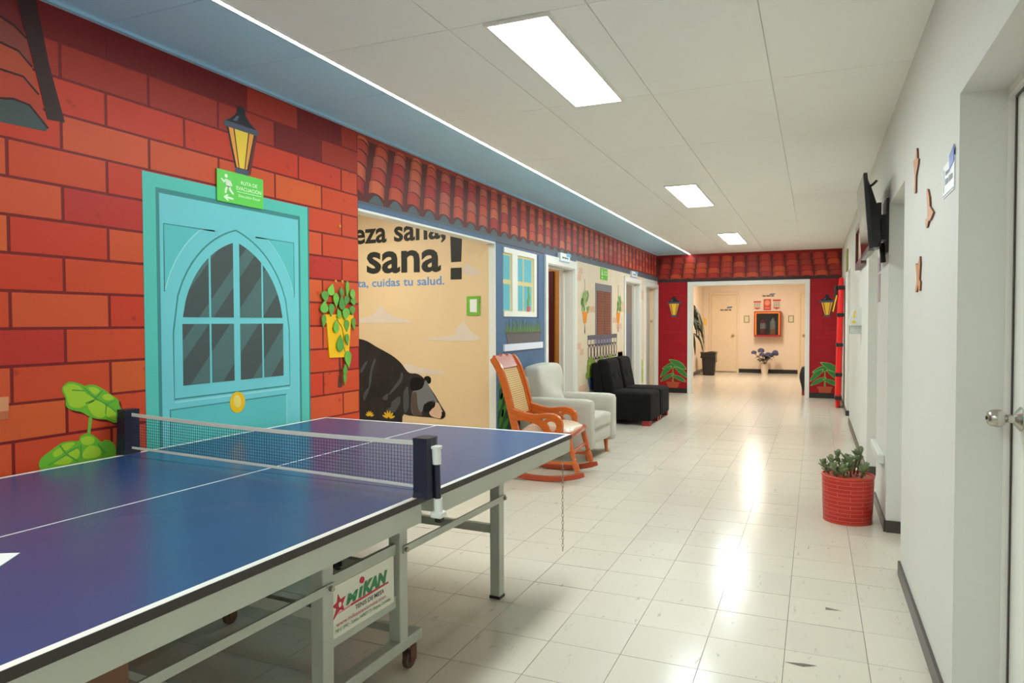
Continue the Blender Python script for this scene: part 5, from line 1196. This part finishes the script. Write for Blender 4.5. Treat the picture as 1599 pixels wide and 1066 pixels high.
# ---------------------------------------------------------------- two black slipper chairs
mat('fabric_black', (17, 16, 16), 0.9, var=0.1, scale=10, bump=0.3, spec=0.25); mat('foot_red', (150, 40, 36), 0.4)
def slipper(label, loc):
    t = thing('slipper_chair', label, 'chair', loc, 0.0, 'black slipper chairs')
    def bp(mb, name, m='fabric_black'): return mb.build(name, m, t, True, world=False)
    bp(MB().grid_box(-0.36, 0.358, -0.298, 0.298, 0.06, 0.36, 7, None, 0.02), 'seat_base')
    bp(MB().grid_box(-0.30, 0.36, -0.30, 0.30, 0.27, 0.425, 8, lambda p: Vector((p.x, p.y, p.z + 0.012 * (1 - (p.y / 0.3) ** 2) * (p.z > 0.35))), 0.04), 'seat_cushion')
    bp(MB().grid_box(-0.385, -0.25, -0.30, 0.30, 0.10, 0.80, 8, lambda p: Vector((p.x - 0.10 * (p.z - 0.1), p.y, p.z)), 0.035), 'backrest')
    def tuft(p):
        d_ = sum(math.exp(-(((p.y - a) / 0.035) ** 2 + ((p.z - b) / 0.035) ** 2)) for a, b in ((-0.13, 0.62), (0.13, 0.62)))
        return Vector((p.x - 0.20 * (p.z - 0.4) - 0.03 * d_ * (p.x > -0.2), p.y, p.z))
    bk = bp(MB().grid_box(-0.29, -0.13, -0.29, 0.29, 0.39, 0.845, 13, tuft, 0.05), 'back_cushion')
    for a in (-0.13, 0.13): bp(MB().ball((-0.13 - 0.20 * 0.22 - 0.022, a, 0.62), 0.008, 0.016, 0.016, 10, 6), 'button')
    for x_, y_ in ((0.29, -0.25), (0.29, 0.25), (-0.29, -0.25), (-0.29, 0.25)):
        bp(MB().box(x_ - 0.05, x_ + 0.05, y_ - 0.04, y_ + 0.04, 0.0, 0.062), 'foot', 'foot_red')
    return t
slipper('black tufted armless chair next to the grey armchair', (-2.28, 9.27, 0.0))
slipper('black tufted armless chair nearer the red end wall', (-2.28, 9.92, 0.0))

# ---------------------------------------------------------------- potted succulent
def pot_mat():
    m = mat('brick_pot', (190, 44, 36), 0.35, var=0.06)
    nt = m.node_tree; N = nt.nodes; K = nt.links; b = N['Principled BSDF']
    tc = N.new('ShaderNodeTexCoord'); sx = N.new('ShaderNodeSeparateXYZ'); K.new(tc.outputs['Object'], sx.inputs[0])
    at = N.new('ShaderNodeMath'); at.operation = 'ARCTAN2'; K.new(sx.outputs[1], at.inputs[0]); K.new(sx.outputs[0], at.inputs[1])
    mu = N.new('ShaderNodeMath'); mu.operation = 'MULTIPLY'; mu.inputs[1].default_value = 0.16; K.new(at.outputs[0], mu.inputs[0])
    cb = N.new('ShaderNodeCombineXYZ'); K.new(mu.outputs[0], cb.inputs[0]); K.new(sx.outputs[2], cb.inputs[1])
    br = N.new('ShaderNodeTexBrick'); br.inputs['Scale'].default_value = 1.0; br.inputs['Brick Width'].default_value = 0.16; br.inputs['Row Height'].default_value = 0.0262; br.inputs['Mortar Size'].default_value = 0.0016
    br.inputs['Color1'].default_value = rgb((196, 46, 38)); br.inputs['Color2'].default_value = rgb((184, 40, 34)); br.inputs['Mortar'].default_value = rgb((226, 108, 84))
    K.new(cb.outputs[0], br.inputs[0]); K.new(br.outputs[0], b.inputs['Base Color'])
pot_mat()
mat('soil', (44, 34, 28), 0.9, var=0.2, scale=40, bump=1.0); mat('succ_leaf', (122, 138, 96), 0.35, var=0.2, scale=3); mat('succ_stem', (96, 74, 56), 0.6); mat('pot_rim', (206, 74, 48), 0.4)
PC = Vector((0.212, 5.23, 0))
sc_ = thing('potted_succulent', 'jade succulent in a round red pot painted with brick lines', 'potted plant', PC)
MB().lathe([(0.02, 0.0), (0.146, 0.0), (0.151, 0.01), (0.157, 0.14), (0.161, 0.306), (0.160, 0.312), (0.152, 0.312), (0.150, 0.25), (0.02, 0.25)], (0, 0, 0), 48).build('pot', 'brick_pot', sc_, True, world=False)
MB().lathe([(0.161, 0.300), (0.165, 0.304), (0.165, 0.312), (0.160, 0.315), (0.152, 0.314), (0.150, 0.304)], (0, 0, 0), 48).build('rim', 'pot_rim', sc_, True, world=False)
MB().lathe([(0.147, 0.0), (0.152, 0.001), (0.153, 0.012), (0.150, 0.013)], (0, 0, 0), 40).build('base_band', 'pot_rim', sc_, True, world=False)
MB().lathe([(0.01, 0.255), (0.149, 0.262), (0.149, 0.268), (0.08, 0.280), (0.01, 0.284)], (0, 0, 0), 28).build('soil', 'soil', sc_, True, world=False)
leafm = MB().ball((0, 0, 0.032), 0.017, 0.006, 0.034, 8, 6, fn=lambda p: Vector((p.x * (0.7 + 0.5 * min(1, max(0, p.z / 0.05))), p.y + 0.12 * p.x * p.x / 0.017, p.z))).mesh('leaf', 'succ_leaf', True)
rg = random.Random(11)
stems = [((-0.07, -0.02), (-0.105, -0.05), 0.13), ((-0.03, 0.03), (-0.06, 0.05), 0.15), ((0.02, -0.03), (0.01, -0.06), 0.14), ((0.05, 0.0), (0.075, -0.01), 0.19), ((0.03, 0.05), (0.06, 0.08), 0.16), ((0.0, 0.0), (-0.01, -0.01), 0.15), ((-0.05, -0.05), (-0.09, -0.09), 0.09), ((0.06, -0.05), (0.10, -0.07), 0.10), ((-0.02, -0.07), (-0.03, -0.10), 0.09), ((-0.09, 0.02), (-0.15, 0.0), 0.10)]
for a, b, h_ in stems:
    MB().tube(smooth_path([(a[0], a[1], 0.26), ((a[0] + b[0]) / 2, (a[1] + b[1]) / 2, 0.26 + h_ * 0.5), (b[0], b[1], 0.26 + h_)], 3), [0.007] * 3 + [0.006] * 3 + [0.004], 6).build('stem', 'succ_stem', sc_, True, world=False)
    for lv in range(3):
        zc_ = 0.26 + h_ * (0.55 + 0.225 * lv); fx = 0.5 + 0.25 * lv
        px_, py_ = a[0] + (b[0] - a[0]) * fx, a[1] + (b[1] - a[1]) * fx
        for k in range(5 if lv else 3):
            an = 2 * math.pi * k / (5 if lv else 3) + lv * 0.7 + rg.random()
            tl_ = rg.uniform(0.7, 1.25) - 0.25 * lv
            s_ = rg.uniform(0.65, 1.0)
            o = inst(leafm, 'leaf', sc_, (px_, py_, zc_), (0, 0, 0), (s_, s_, s_))
            o.rotation_euler = (Matrix.Rotation(an, 3, 'Z') @ Matrix.Rotation(tl_, 3, 'X')).to_euler()

# ---------------------------------------------------------------- things on the right wall
mat('tv_black', (26, 26, 28), 0.3); mat('tv_screen', (34, 36, 40), 0.12, spec=0.6); mat('tv_grey', (110, 106, 100), 0.3, metal=0.6)
tv = thing('television', 'flat black television on a wall arm high on the right wall', 'television', (0.40, 5.25, 1.8))
SY0, SY1 = 4.86, 5.60
def TVf(z): return 0.262 + (2.27 - z) * 0.075          # the screen leans over the corridor
def tvq(y0, y1, z0, z1, d0, d1):
    return [(TVf(z0) + d0, y0, z0), (TVf(z0) + d1, y0, z0), (TVf(z0) + d1, y1, z0), (TVf(z0) + d0, y1, z0), (TVf(z1) + d0, y0, z1), (TVf(z1) + d1, y0, z1), (TVf(z1) + d1, y1, z1), (TVf(z1) + d0, y1, z1)]
BX = [(0, 3, 2, 1), (4, 5, 6, 7), (0, 1, 5, 4), (1, 2, 6, 5), (2, 3, 7, 6), (3, 0, 4, 7)]
MB().add(tvq(SY0, SY1, 1.79, 2.255, 0.004, 0.026), BX).build('casing', 'tv_black', tv)
MB().add(tvq(SY0 + 0.012, SY1 - 0.012, 1.81, 2.243, 0.002, 0.004), BX).build('screen', 'tv_screen', tv)
MB().add(tvq(SY0, SY1, 1.775, 1.79, 0.0, 0.03), BX).build('lower_bezel', 'tv_grey', tv)
v_ = []
for z, d in ((1.80, 0.055), (1.86, 0.075), (2.05, 0.072), (2.17, 0.045), (2.23, 0.026)):
    v_.append((TVf(z) + 0.026, TVf(z) + d, z))
mb = MB()
for (a0, a1, z0), (b0, b1, z1) in zip(v_, v_[1:]):
    mb.add([(a0, SY0 + 0.03, z0), (a1 + 0.002, SY0 + 0.06, z0), (a1 + 0.002, SY1 - 0.06, z0), (a0, SY1 - 0.03, z0), (b0, SY0 + 0.03, z1), (b1 + 0.002, SY0 + 0.06, z1), (b1 + 0.002, SY1 - 0.06, z1), (b0, SY1 - 0.03, z1)], BX)
mb.build('back_shell', 'tv_black', tv)
MB().box(0.36, 0.385, 5.08, 5.30, 1.82, 2.10).box(0.385, XR, 5.06, 5.20, 1.86, 2.02).box(0.41, XR, 5.04, 5.32, 1.78, 2.12).build('wall_bracket', 'black_plastic', tv)
MB().tube(smooth_path([(0.300, 4.92, 2.175), (0.325, 4.91, 2.19), (0.345, 4.90, 2.21)], 3), 0.008, 8).tube(smooth_path([(0.39, 5.10, 1.84), (0.395, 5.09, 1.77), (0.40, 5.10, 1.72)], 3), 0.016, 8).build('cable', 'black_plastic', tv, True)

mat('frame_brown', (86, 34, 28), 0.35); mat('frame_gold', (180, 150, 110), 0.4)
pfm = thing('framed_board', 'dark red-brown framed board on the right wall beyond the television', 'picture frame', (XR, 7.6, 1.87))
mb = MB()
for r_ in (rect(7.15, 8.15, 1.87, 1.93), rect(7.15, 8.15, 2.24, 2.30), rect(7.15, 7.21, 1.93, 2.24), rect(8.09, 8.15, 1.93, 2.24)): mb.plate(RW, r_, 0.0, 0.045)
mb.build('frame', 'frame_brown', pfm)
MB().plate(RW, rect(7.21, 8.09, 1.93, 2.24), 0.0, 0.02).build('board', 'frame_gold', pfm)

# wooden bird cut-outs
mat('bird_wood', (206, 140, 92), 0.45, var=0.08); mat('bird_edge', (104, 62, 44), 0.5)
BIRDS = [('wooden bird cut-out diving at the top of the right wall', [(3.677,2.125),(3.661,2.096),(3.657,2.075),(3.614,2.063),(3.629,2.043),(3.675,2.018),(3.699,1.999),(3.7,1.959),(3.701,1.93),(3.732,1.929),(3.755,1.939),(3.736,1.971),(3.736,2.012),(3.764,2.053),(3.79,2.088),(3.716,2.087),(3.697,2.109)]),
         ('wooden bird cut-out with spread wings right of the other two birds', [(3.349,1.885),(3.318,1.877),(3.27,1.837),(3.257,1.8),(3.212,1.783),(3.163,1.763),(3.206,1.752),(3.242,1.744),(3.289,1.745),(3.319,1.726),(3.349,1.725),(3.37,1.743),(3.365,1.763),(3.318,1.759),(3.314,1.793),(3.339,1.838)]),
         ('small wooden bird cut-out lowest on the right wall', [(3.53,1.624),(3.515,1.589),(3.528,1.557),(3.537,1.524),(3.504,1.511),(3.52,1.473),(3.556,1.475),(3.559,1.503),(3.627,1.472),(3.67,1.473),(3.619,1.517),(3.627,1.558),(3.67,1.604),(3.584,1.589),(3.557,1.609)])]
for lab, A_ in BIRDS:
    t = thing('wooden_bird', lab, 'wall decoration', (XR, sum(p[0] for p in A_) / len(A_), min(p[1] for p in A_)), 0, 'wooden bird cut-outs')
    MB().plate(RW, A_, 0.0, 0.007).build('body', 'bird_edge', t)
    MB().plate(RW, [(a, b) for a, b in A_], 0.007, 0.0082).build('face', 'bird_wood', t)
A_ = [(2.969,1.876),(2.74,1.895),(2.731,1.786),(2.997,1.779)]
sg = thing('room_sign', 'white room sign with blue tab beside the near right door', 'sign', (XR, 2.86, 1.78), 0, 'room name signs')
MB().plate(RW, rect(2.745, 2.965, 1.782, 1.895), 0.0, 0.004).build('plate', 'sign_white', sg)
MB().plate(RW, [(2.745, 1.875), (2.83, 1.86), (2.83, 1.91), (2.745, 1.93)], 0.004, 0.006).build('logo_tab', 'sign_blue_dark', sg)
word_bars(RW, 2.915, 2.77, 1.822, 0.022, 0.0048, 'sign_text', sg, (0.0, 0.45, 0.52, 1.0))
word_bars(RW, 2.91, 2.83, 1.855, 0.014, 0.0048, 'sign_text', sg, (0.0, 1.0))
MB().plate(RW, rect(2.94, 2.946, 1.80, 1.88), 0.004, 0.0048).plate(RW, rect(2.75, 2.96, 1.786, 1.789), 0.004, 0.0048).build('rule', 'sign_text', sg)

# low white ledge, small door plates, dispenser, olive sign, red stretcher
tag(MB().rbox(0.385, XR, 5.14, 5.82, 0.41, 0.475, 0.006, 1).build('wall_bumper', 'wall_white'), 'low white bumper ledge on the right wall above the succulent', 'bumper')
mat('plate_mauve', (176, 160, 170), 0.4)
tag(MB().plate(RW, rect(5.62, 5.80, 1.70, 1.80), 0.0, 0.006).build('door_plate', 'plate_mauve'), 'small mauve plate on the right wall under the television', 'sign')
tag(MB().plate(RW, rect(5.62, 5.80, 1.48, 1.68), 0.0, 0.005).build('door_plate', 'plate_mauve'), 'tall grey plate below the mauve plate on the right wall', 'sign')
ds = thing('gel_dispenser', 'white gel dispenser with yellow label on the right wall', 'dispenser', (XR, 7.85, 1.2))
mat('disp_white', (226, 228, 222), 0.3); mat('disp_clear', (200, 202, 196), 0.15); mat('disp_yellow', (244, 206, 70), 0.4)
def DSP(a, b, t): return (XR - 0.115 * a, t, b)
mb = MB().plate(DSP, [(0, 1.30), (0.95, 1.30), (1.0, 1.34), (0.85, 1.40), (0.55, 1.46), (0.1, 1.475), (0, 1.475)], 7.75, 7.90); mb.build('cover', 'disp_white', ds)
MB().plate(DSP, [(0, 1.215), (0.88, 1.215), (0.95, 1.30), (0, 1.30)], 7.765, 7.885).build('reservoir', 'disp_clear', ds)
MB().plate(DSP, ell((0.62, 1.335), 0.16, 0.016, 12), 7.746, 7.75).plate(DSP, [(0.5, 1.38), (0.66, 1.38), (0.62, 1.44), (0.48, 1.45)], 7.746, 7.75).build('label', 'disp_yellow', ds)
mat('olive', (150, 150, 90), 0.5)
tag(MB().plate(RW, rect(10.95, 11.35, 2.06, 2.36), 0.0, 0.02).build('door_plate', 'olive'), 'small olive plate high on the right wall near the stretcher', 'sign')
mat('stretcher_red', (236, 20, 18), 0.45, var=0.04); mat('strap_black', (34, 26, 28), 0.6); mat('tag_yellow', (236, 222, 40), 0.5)
sb = thing('stretcher_board', 'bright red rescue stretcher with black straps leaning on the right wall', 'stretcher', (0.37, 12.15, 0.0))
def lean(p): return Vector((p.x + 0.018 * (p.z - 1.0), p.y, p.z))
mb = MB().grid_box(0.315, 0.395, 11.92, 12.36, 0.0, 2.02, 9, lambda p: lean(Vector((p.x, 12.14 + (p.y - 12.14) * (1 - 0.35 * max(0, (abs(p.z - 1.0) - 0.8) / 0.2)), p.z))), 0.035)
mb.build('board', 'stretcher_red', sb, True)
for z_ in (0.16, 0.52, 0.98, 1.44, 1.86):
    MB().rbox(0.306 + 0.018 * (z_ - 1), 0.402 + 0.018 * (z_ - 1), 11.912, 12.368, z_ - 0.03, z_ + 0.03, 0.01, 1).build('strap', 'strap_black', sb)
MB().rbox(0.272, 0.322, 11.98, 12.10, 1.70, 1.90, 0.02, 2).build('buckle_pouch', 'strap_black', sb, True)
MB().add([(0.245, 11.95, 1.50), (0.262, 11.95, 1.49), (0.315, 11.95, 1.74), (0.30, 11.95, 1.75), (0.245, 11.97, 1.50), (0.262, 11.97, 1.49), (0.315, 11.97, 1.74), (0.30, 11.97, 1.75)], BX).build('tag', 'tag_yellow', sb)

# ---------------------------------------------------------------- the hall behind the end opening
mat('cab_red', (170, 24, 26), 0.35); mat('cab_orange', (240, 140, 20), 0.35); mat('cab_inside', (78, 18, 26), 0.5); mat('ext_red', (180, 24, 46), 0.3); mat('ext_label', (226, 220, 214), 0.4); mat('ext_orange', (240, 146, 24), 0.4); mat('cab_glass', (200, 205, 205), 0.05, trans=0.97)
q = [(-1.449,1.607),(-0.803,1.601),(-0.798,0.956),(-1.445,0.953)]
X0, X1, Zb, Zt = q[3][0], q[2][0], q[3][1], q[0][1]
cb = thing('extinguisher_cabinet', 'red and orange glazed fire extinguisher cabinet in the hall', 'cabinet', ((X0 + X1) / 2, YB, Zb))
MB().plate(BW, rect(X0, X1, Zb, Zt), 0.002, 0.02).build('back', 'cab_inside', cb)
mb = MB(); w_ = 0.045
for r_ in (rect(X0, X0 + w_, Zb, Zt), rect(X1 - w_, X1, Zb, Zt), rect(X0 + w_, X1 - w_, Zb, Zb + w_), rect(X0 + w_, X1 - w_, Zt - w_, Zt)): mb.plate(BW, r_, 0.002, 0.24)
mb.build('frame', 'cab_red', cb)
mb = MB(); e_ = 0.018
for r_ in (rect(X0 + w_ - e_, X0 + w_ + 0.012, Zb + w_, Zt - w_ - 0.012), rect(X1 - w_ - 0.012, X1 - w_ + e_, Zb + w_, Zt - w_ - 0.012), rect(X0 + w_ - e_, X1 - w_ + e_, Zt - w_ - 0.012, Zt - w_ + e_)): mb.plate(BW, r_, 0.24, 0.246)
mb.build('door_trim', 'cab_orange', cb)
MB().plate(BW, rect(X0 + w_, X1 - w_, Zb + w_, Zt - w_), 0.228, 0.232).build('glass', 'cab_glass', cb)
zb_ = Zb + w_
for nm, fx, m1, m2, lab in (('a', 0.33, 'ext_red', 'ext_label', 'red fire extinguisher on the left inside the glazed cabinet'), ('b', 0.70, 'ext_label', 'ext_orange', 'white and orange fire extinguisher on the right inside the cabinet')):
    xc = X0 + (X1 - X0) * fx; r_ = 0.075
    t = thing('fire_extinguisher', lab, 'fire extinguisher', (xc, YB - 0.12, zb_), 0, 'fire extinguishers')
    MB().lathe([(0.05, 0.001), (r_, 0.01), (r_, 0.32), (r_ * 0.85, 0.36), (0.03, 0.40), (0.02, 0.44)], (xc, YB - 0.12, zb_), 18).build('cylinder', m1, t, True)
    MB().lathe([(r_ + 0.001, 0.16 if nm == 'a' else 0.02), (r_ + 0.002, 0.161 if nm == 'a' else 0.021), (r_ + 0.002, 0.30 if nm == 'a' else 0.15), (r_ + 0.001, 0.301 if nm == 'a' else 0.151)], (xc, YB - 0.12, zb_), 18).build('label_band', m2, t, True)
    MB().box(xc - 0.02, xc + 0.08, YB - 0.135, YB - 0.105, zb_ + 0.43, zb_ + 0.47).build('handle', 'black_plastic', t)
    MB().tube(smooth_path([(xc - 0.02, YB - 0.12, zb_ + 0.44), (xc - 0.09, YB - 0.15, zb_ + 0.36), (xc - 0.095, YB - 0.17, zb_ + 0.15)], 4), 0.011, 6).build('hose', 'black_plastic', t, True)
mat('notice_white', (226, 214, 196), 0.5, var=0.03, scale=30); mat('notice_red', (206, 60, 48), 0.5); mat('notice_peach', (238, 150, 110), 0.5); mat('notice_text', (120, 106, 98), 0.6); mat('frame_olive', (150, 146, 78), 0.5); mat('logo_blue', (72, 118, 170), 0.5)
for k, (lab, q) in enumerate((('white and red safety notice above the left of the cabinet', [(-1.48,1.886),(-1.294,1.884),(-1.292,1.646),(-1.478,1.648)]), ('red fire safety notice above the middle of the cabinet', [(-1.231,1.927),(-1.049,1.925),(-1.047,1.639),(-1.229,1.641)]), ('white and red safety notice above the right of the cabinet', [(-1.007,1.924),(-0.814,1.921),(-0.812,1.641),(-1.005,1.643)]))):
    x0, x1, z0, z1 = q[0][0], q[1][0], q[2][1], q[0][1]; w_ = x1 - x0; h_ = z1 - z0
    t = thing('safety_notice', lab, 'notice', ((x0 + x1) / 2, YB, z0), 0, 'safety notices')
    if k == 1:
        MB().plate(BW, rect(x0, x1, z0, z1), 0.001, 0.004).build('sheet', 'notice_red', t)
        MB().plate(BW, ell(((x0 + x1) / 2, z0 + 0.66 * h_), w_ * 0.36, h_ * 0.26, 20), 0.004, 0.005).build('emblem', 'notice_peach', t)
        MB().plate(BW, rect(x0 + 0.15 * w_, x1 - 0.15 * w_, z0 + 0.14 * h_, z0 + 0.26 * h_), 0.004, 0.005).build('text_block', 'notice_peach', t)
    else:
        MB().plate(BW, [(x0, z0 + 0.18 * h_), ((x0 + x1) / 2, z0), (x1, z0 + 0.18 * h_), (x1, z1), (x0, z1)], 0.001, 0.004).build('sheet', 'notice_white', t)
        MB().plate(BW, rect(x0, x1, z1 - 0.2 * h_, z1 - 0.04 * h_), 0.004, 0.005).build('heading', 'notice_red', t)
        MB().plate(BW, [(x0 + 0.08 * w_, z0 + 0.2 * h_), ((x0 + x1) / 2, z0 + 0.06 * h_), (x1 - 0.08 * w_, z0 + 0.2 * h_), (x1 - 0.08 * w_, z0 + 0.26 * h_), (x0 + 0.08 * w_, z0 + 0.26 * h_)], 0.004, 0.005).build('footer', 'notice_red', t)
        for i in range(3):
            for j in range(3): MB().plate(BW, rect(x0 + (0.14 + 0.27 * i) * w_, x0 + (0.30 + 0.27 * i) * w_, z0 + (0.36 + 0.14 * j) * h_, z0 + (0.43 + 0.14 * j) * h_), 0.004, 0.005).build('text_block', 'notice_text', t)
for lab, q in (('small olive-framed notice left of the extinguisher cabinet', [(-1.717,1.498),(-1.58,1.497),(-1.579,1.315),(-1.716,1.316)]), ('small olive-framed notice right of the extinguisher cabinet', [(-0.629,1.496),(-0.496,1.495),(-0.494,1.318),(-0.627,1.318)])):
    t = thing('framed_notice', lab, 'framed notice', (q[0][0], YB, q[2][1]), 0, 'olive-framed notices')
    MB().plate(BW, rect(q[0][0], q[1][0], q[2][1], q[0][1]), 0.001, 0.012).build('frame', 'frame_olive', t)
    MB().plate(BW, rect(q[0][0] + 0.02, q[1][0] - 0.02, q[2][1] + 0.02, q[0][1] - 0.02), 0.012, 0.0135).build('notice', 'notice_white', t)
for lab, q in (('dark lettering with blue swoosh on the hall wall above the notices', [(-1.259,1.98),(-0.98,1.975),(-1.099,2.036),(-0.946,2.07)]), ('dark lettering with blue swoosh on the cream hall door', [(-2.313,1.625),(-2.035,1.623),(-2.159,1.699),(-2.007,1.743)])):
    t = thing('wall_lettering', lab, 'lettering', (q[0][0], YB, q[0][1]), 0, 'swoosh letterings')
    word_bars(BW, q[0][0], q[1][0], q[0][1] + 0.01, 0.04, 0.016, 'notice_text', t)
    MB().plate(BW, [(q[2][0], q[2][1]), (q[3][0] - 0.02, q[2][1] + 0.005), (q[3][0], q[3][1]), (q[2][0] + 0.03, q[3][1] - 0.005)], 0.0125, 0.016).build('swoosh', 'logo_blue', t)

# black bin with liner
mat('bin_black', (34, 28, 26), 0.5); mat('liner', (28, 24, 24), 0.3, bump=0.6)
bn = thing('waste_bin', 'black waste bin with bin liner in the hall beside the door', 'bin', (-2.44, 18.2, 0.0))
def taper(p): k = 0.82 + 0.18 * p.z / 0.62; return Vector((-2.44 + (p.x + 2.44) * k, 18.2 + (p.y - 18.2) * k, p.z))
MB().grid_box(-2.61, -2.27, 18.05, 18.35, 0.0, 0.56, 4, taper, 0.02).build('body', 'bin_black', bn, True)
MB().grid_box(-2.635, -2.25, 18.03, 18.37, 0.43, 0.59, 8, lambda p: Vector((p.x + 0.012 * math.sin(25 * p.z + 9 * p.x), p.y, p.z + 0.012 * math.sin(18 * p.x) - 0.10 * (p.x > -2.28) * (p.z < 0.5))), 0.02).build('liner', 'liner', bn, True)
mat('post_yellow', (250, 206, 80), 0.5)
qn = [(-2.747,1.432),(-2.67,1.242)]
tag(MB().plate(BW, rect(qn[0][0], qn[1][0], qn[1][1], qn[0][1]), 0.0, 0.003).build('wall_note', 'post_yellow'), 'yellow note on the cream hall wall above the bin', 'note')
b2 = thing('waste_bin', 'black waste bin half hidden behind the right jamb of the end opening', 'bin', (-0.06, 13.95, 0.0))
MB().grid_box(-0.235, 0.12, 13.80, 14.15, 0.07, 0.52, 6, lambda p: Vector((p.x + 0.02 * math.sin(14 * p.z), p.y, p.z)), 0.03).build('liner', 'liner', b2, True)
MB().rbox(-0.21, 0.11, 13.82, 14.13, 0.0, 0.08, 0.01, 1).build('base', 'foot_red', b2)
b3 = thing('floor_box', 'dark box on the floor inside the last left doorway', 'box', (-3.05, 13.6, 0.0))
MB().rbox(-3.25, -2.90, 13.42, 13.85, 0.0, 0.38, 0.01, 1).build('body', 'bin_black', b3)
MB().rbox(-3.26, -2.89, 13.41, 13.86, 0.36, 0.40, 0.01, 1).build('lid', 'bin_black', b3)

# dracaena in the hall
mat('drac_leaf', (48, 62, 38), 0.55, var=0.25, scale=4); mat('drac_cane', (140, 118, 86), 0.7); mat('drac_pot', (150, 84, 60), 0.6)
dr = thing('dracaena_plant', 'tall dracaena with drooping dark leaves behind the left jamb of the opening', 'potted plant', (-2.47, 15.0, 0.0))
MB().lathe([(0.02, 0), (0.13, 0), (0.17, 0.30), (0.175, 0.32), (0.155, 0.32), (0.15, 0.28), (0.02, 0.28)], (-2.50, 15.0, 0), 20).build('pot', 'drac_pot', dr, True)
MB().tube([(-2.50, 15.0, 0.28), (-2.49, 15.0, 0.9), (-2.50, 15.0, 1.62)], 0.022, 8).build('cane', 'drac_cane', dr, True)
rg = random.Random(3)
for k in range(40):
    an = rg.uniform(0, 2 * math.pi); L_ = rg.uniform(0.34, 0.52); z0 = rg.uniform(1.05, 1.66); c_, s_ = math.cos(an), math.sin(an)
    if c_ < 0: L_ *= 0.35
    L_ = min(L_, 0.44) if s_ > -0.4 else L_ * 0.8
    rise = rg.uniform(0.02, 0.20); drop = rg.uniform(0.30, 0.80)
    base = Vector((-2.495, 15.0, z0)); n_ = 9; vv = []; side = Vector((-s_, c_, 0))
    for i in range(n_):
        f_ = i / (n_ - 1)
        p = base + Vector((c_ * L_ * (1 - (1 - f_) ** 1.6) * 0.92, s_ * L_ * f_ * 0.92, rise * math.sin(f_ * 2.2) - drop * f_ ** 2.2))
        w_ = 0.044 * math.sin(math.pi * min(1, f_ * 0.85 + 0.12)) ** 0.7
        vv += [p - side * w_, p + Vector((0, 0, 0.006)), p + side * w_]
    ff = []
    for i in range(n_ - 1):
        ff += [(i * 3, i * 3 + 1, i * 3 + 4, i * 3 + 3), (i * 3 + 1, i * 3 + 2, i * 3 + 5, i * 3 + 4)]
    MB().add(vv, ff).build('leaf', 'drac_leaf', dr, True)

# hydrangeas in a white pot
mat('hyd_blue', (98, 100, 140), 0.6, var=0.3, scale=30); mat('hyd_leaf', (52, 58, 40), 0.5, var=0.2); mat('hyd_pot', (236, 220, 200), 0.4)
hx, hy = -1.17, 19.05
hy_ = thing('hydrangea_pot', 'blue-violet hydrangeas in a white pot under the extinguisher cabinet', 'potted plant', (hx, hy, 0.0))
MB().lathe([(0.02, 0), (0.075, 0), (0.10, 0.25), (0.104, 0.262), (0.092, 0.262), (0.085, 0.22), (0.02, 0.22)], (hx, hy, 0), 22).build('pot', 'hyd_pot', hy_, True)
HB = [(-1.447,0.55),(-1.281,0.597),(-1.247,0.502),(-1.091,0.495),(-0.935,0.522),(-0.923,0.565)]
for k, (a, z_) in enumerate(HB):
    a = hx + (a + 1.185) * 0.98; dy = (-0.08, 0.05, -0.1, -0.06, 0.04, -0.1)[k]
    rr = 0.66 * (0.085, 0.105, 0.085, 0.11, 0.11, 0.09)[k]
    mb = MB()
    rg = random.Random(k)
    for i in range(46):
        f_ = i / 45; ph = math.acos(1 - 1.7 * f_); th = i * 2.399963
        c_ = Vector((a + rr * math.sin(ph) * math.cos(th), hy + dy + rr * math.sin(ph) * math.sin(th), z_ + rr * 0.8 * math.cos(ph)))
        mb.ball(c_, rr * 0.26, rr * 0.26, rr * 0.2, 6, 4)
    fh = mb.build('flower_head', 'hyd_blue', hy_, True)
    MB().tube(smooth_path([(hx + 0.02 * math.cos(k), hy, 0.22), (hx + (a - hx) * 0.35, hy + dy * 0.4, 0.38), (a, hy + dy, z_ - rr * 0.3)], 4), 0.007, 6).build('stem', 'hyd_leaf', hy_, True)
for k in range(26):
    an = k * 2.4; L_ = 0.17 + 0.05 * (k % 3); z0 = 0.33 + 0.02 * (k % 7); c_, s_ = math.cos(an), math.sin(an); vv = []; side = Vector((-s_, c_, 0))
    for i in range(6):
        f_ = i / 5; p = Vector((hx + c_ * (0.03 + L_ * f_), hy + s_ * (0.03 + L_ * f_), z0 + 0.06 * math.sin(2.4 * f_) - 0.05 * f_)); w_ = 0.045 * math.sin(math.pi * min(1, 0.1 + f_ * 0.88))
        vv += [p - side * w_, p, p + side * w_]
    ff = []
    for i in range(5): ff += [(i * 3, i * 3 + 1, i * 3 + 4, i * 3 + 3), (i * 3 + 1, i * 3 + 2, i * 3 + 5, i * 3 + 4)]
    MB().add(vv, ff).build('leaf', 'hyd_leaf', hy_, True)
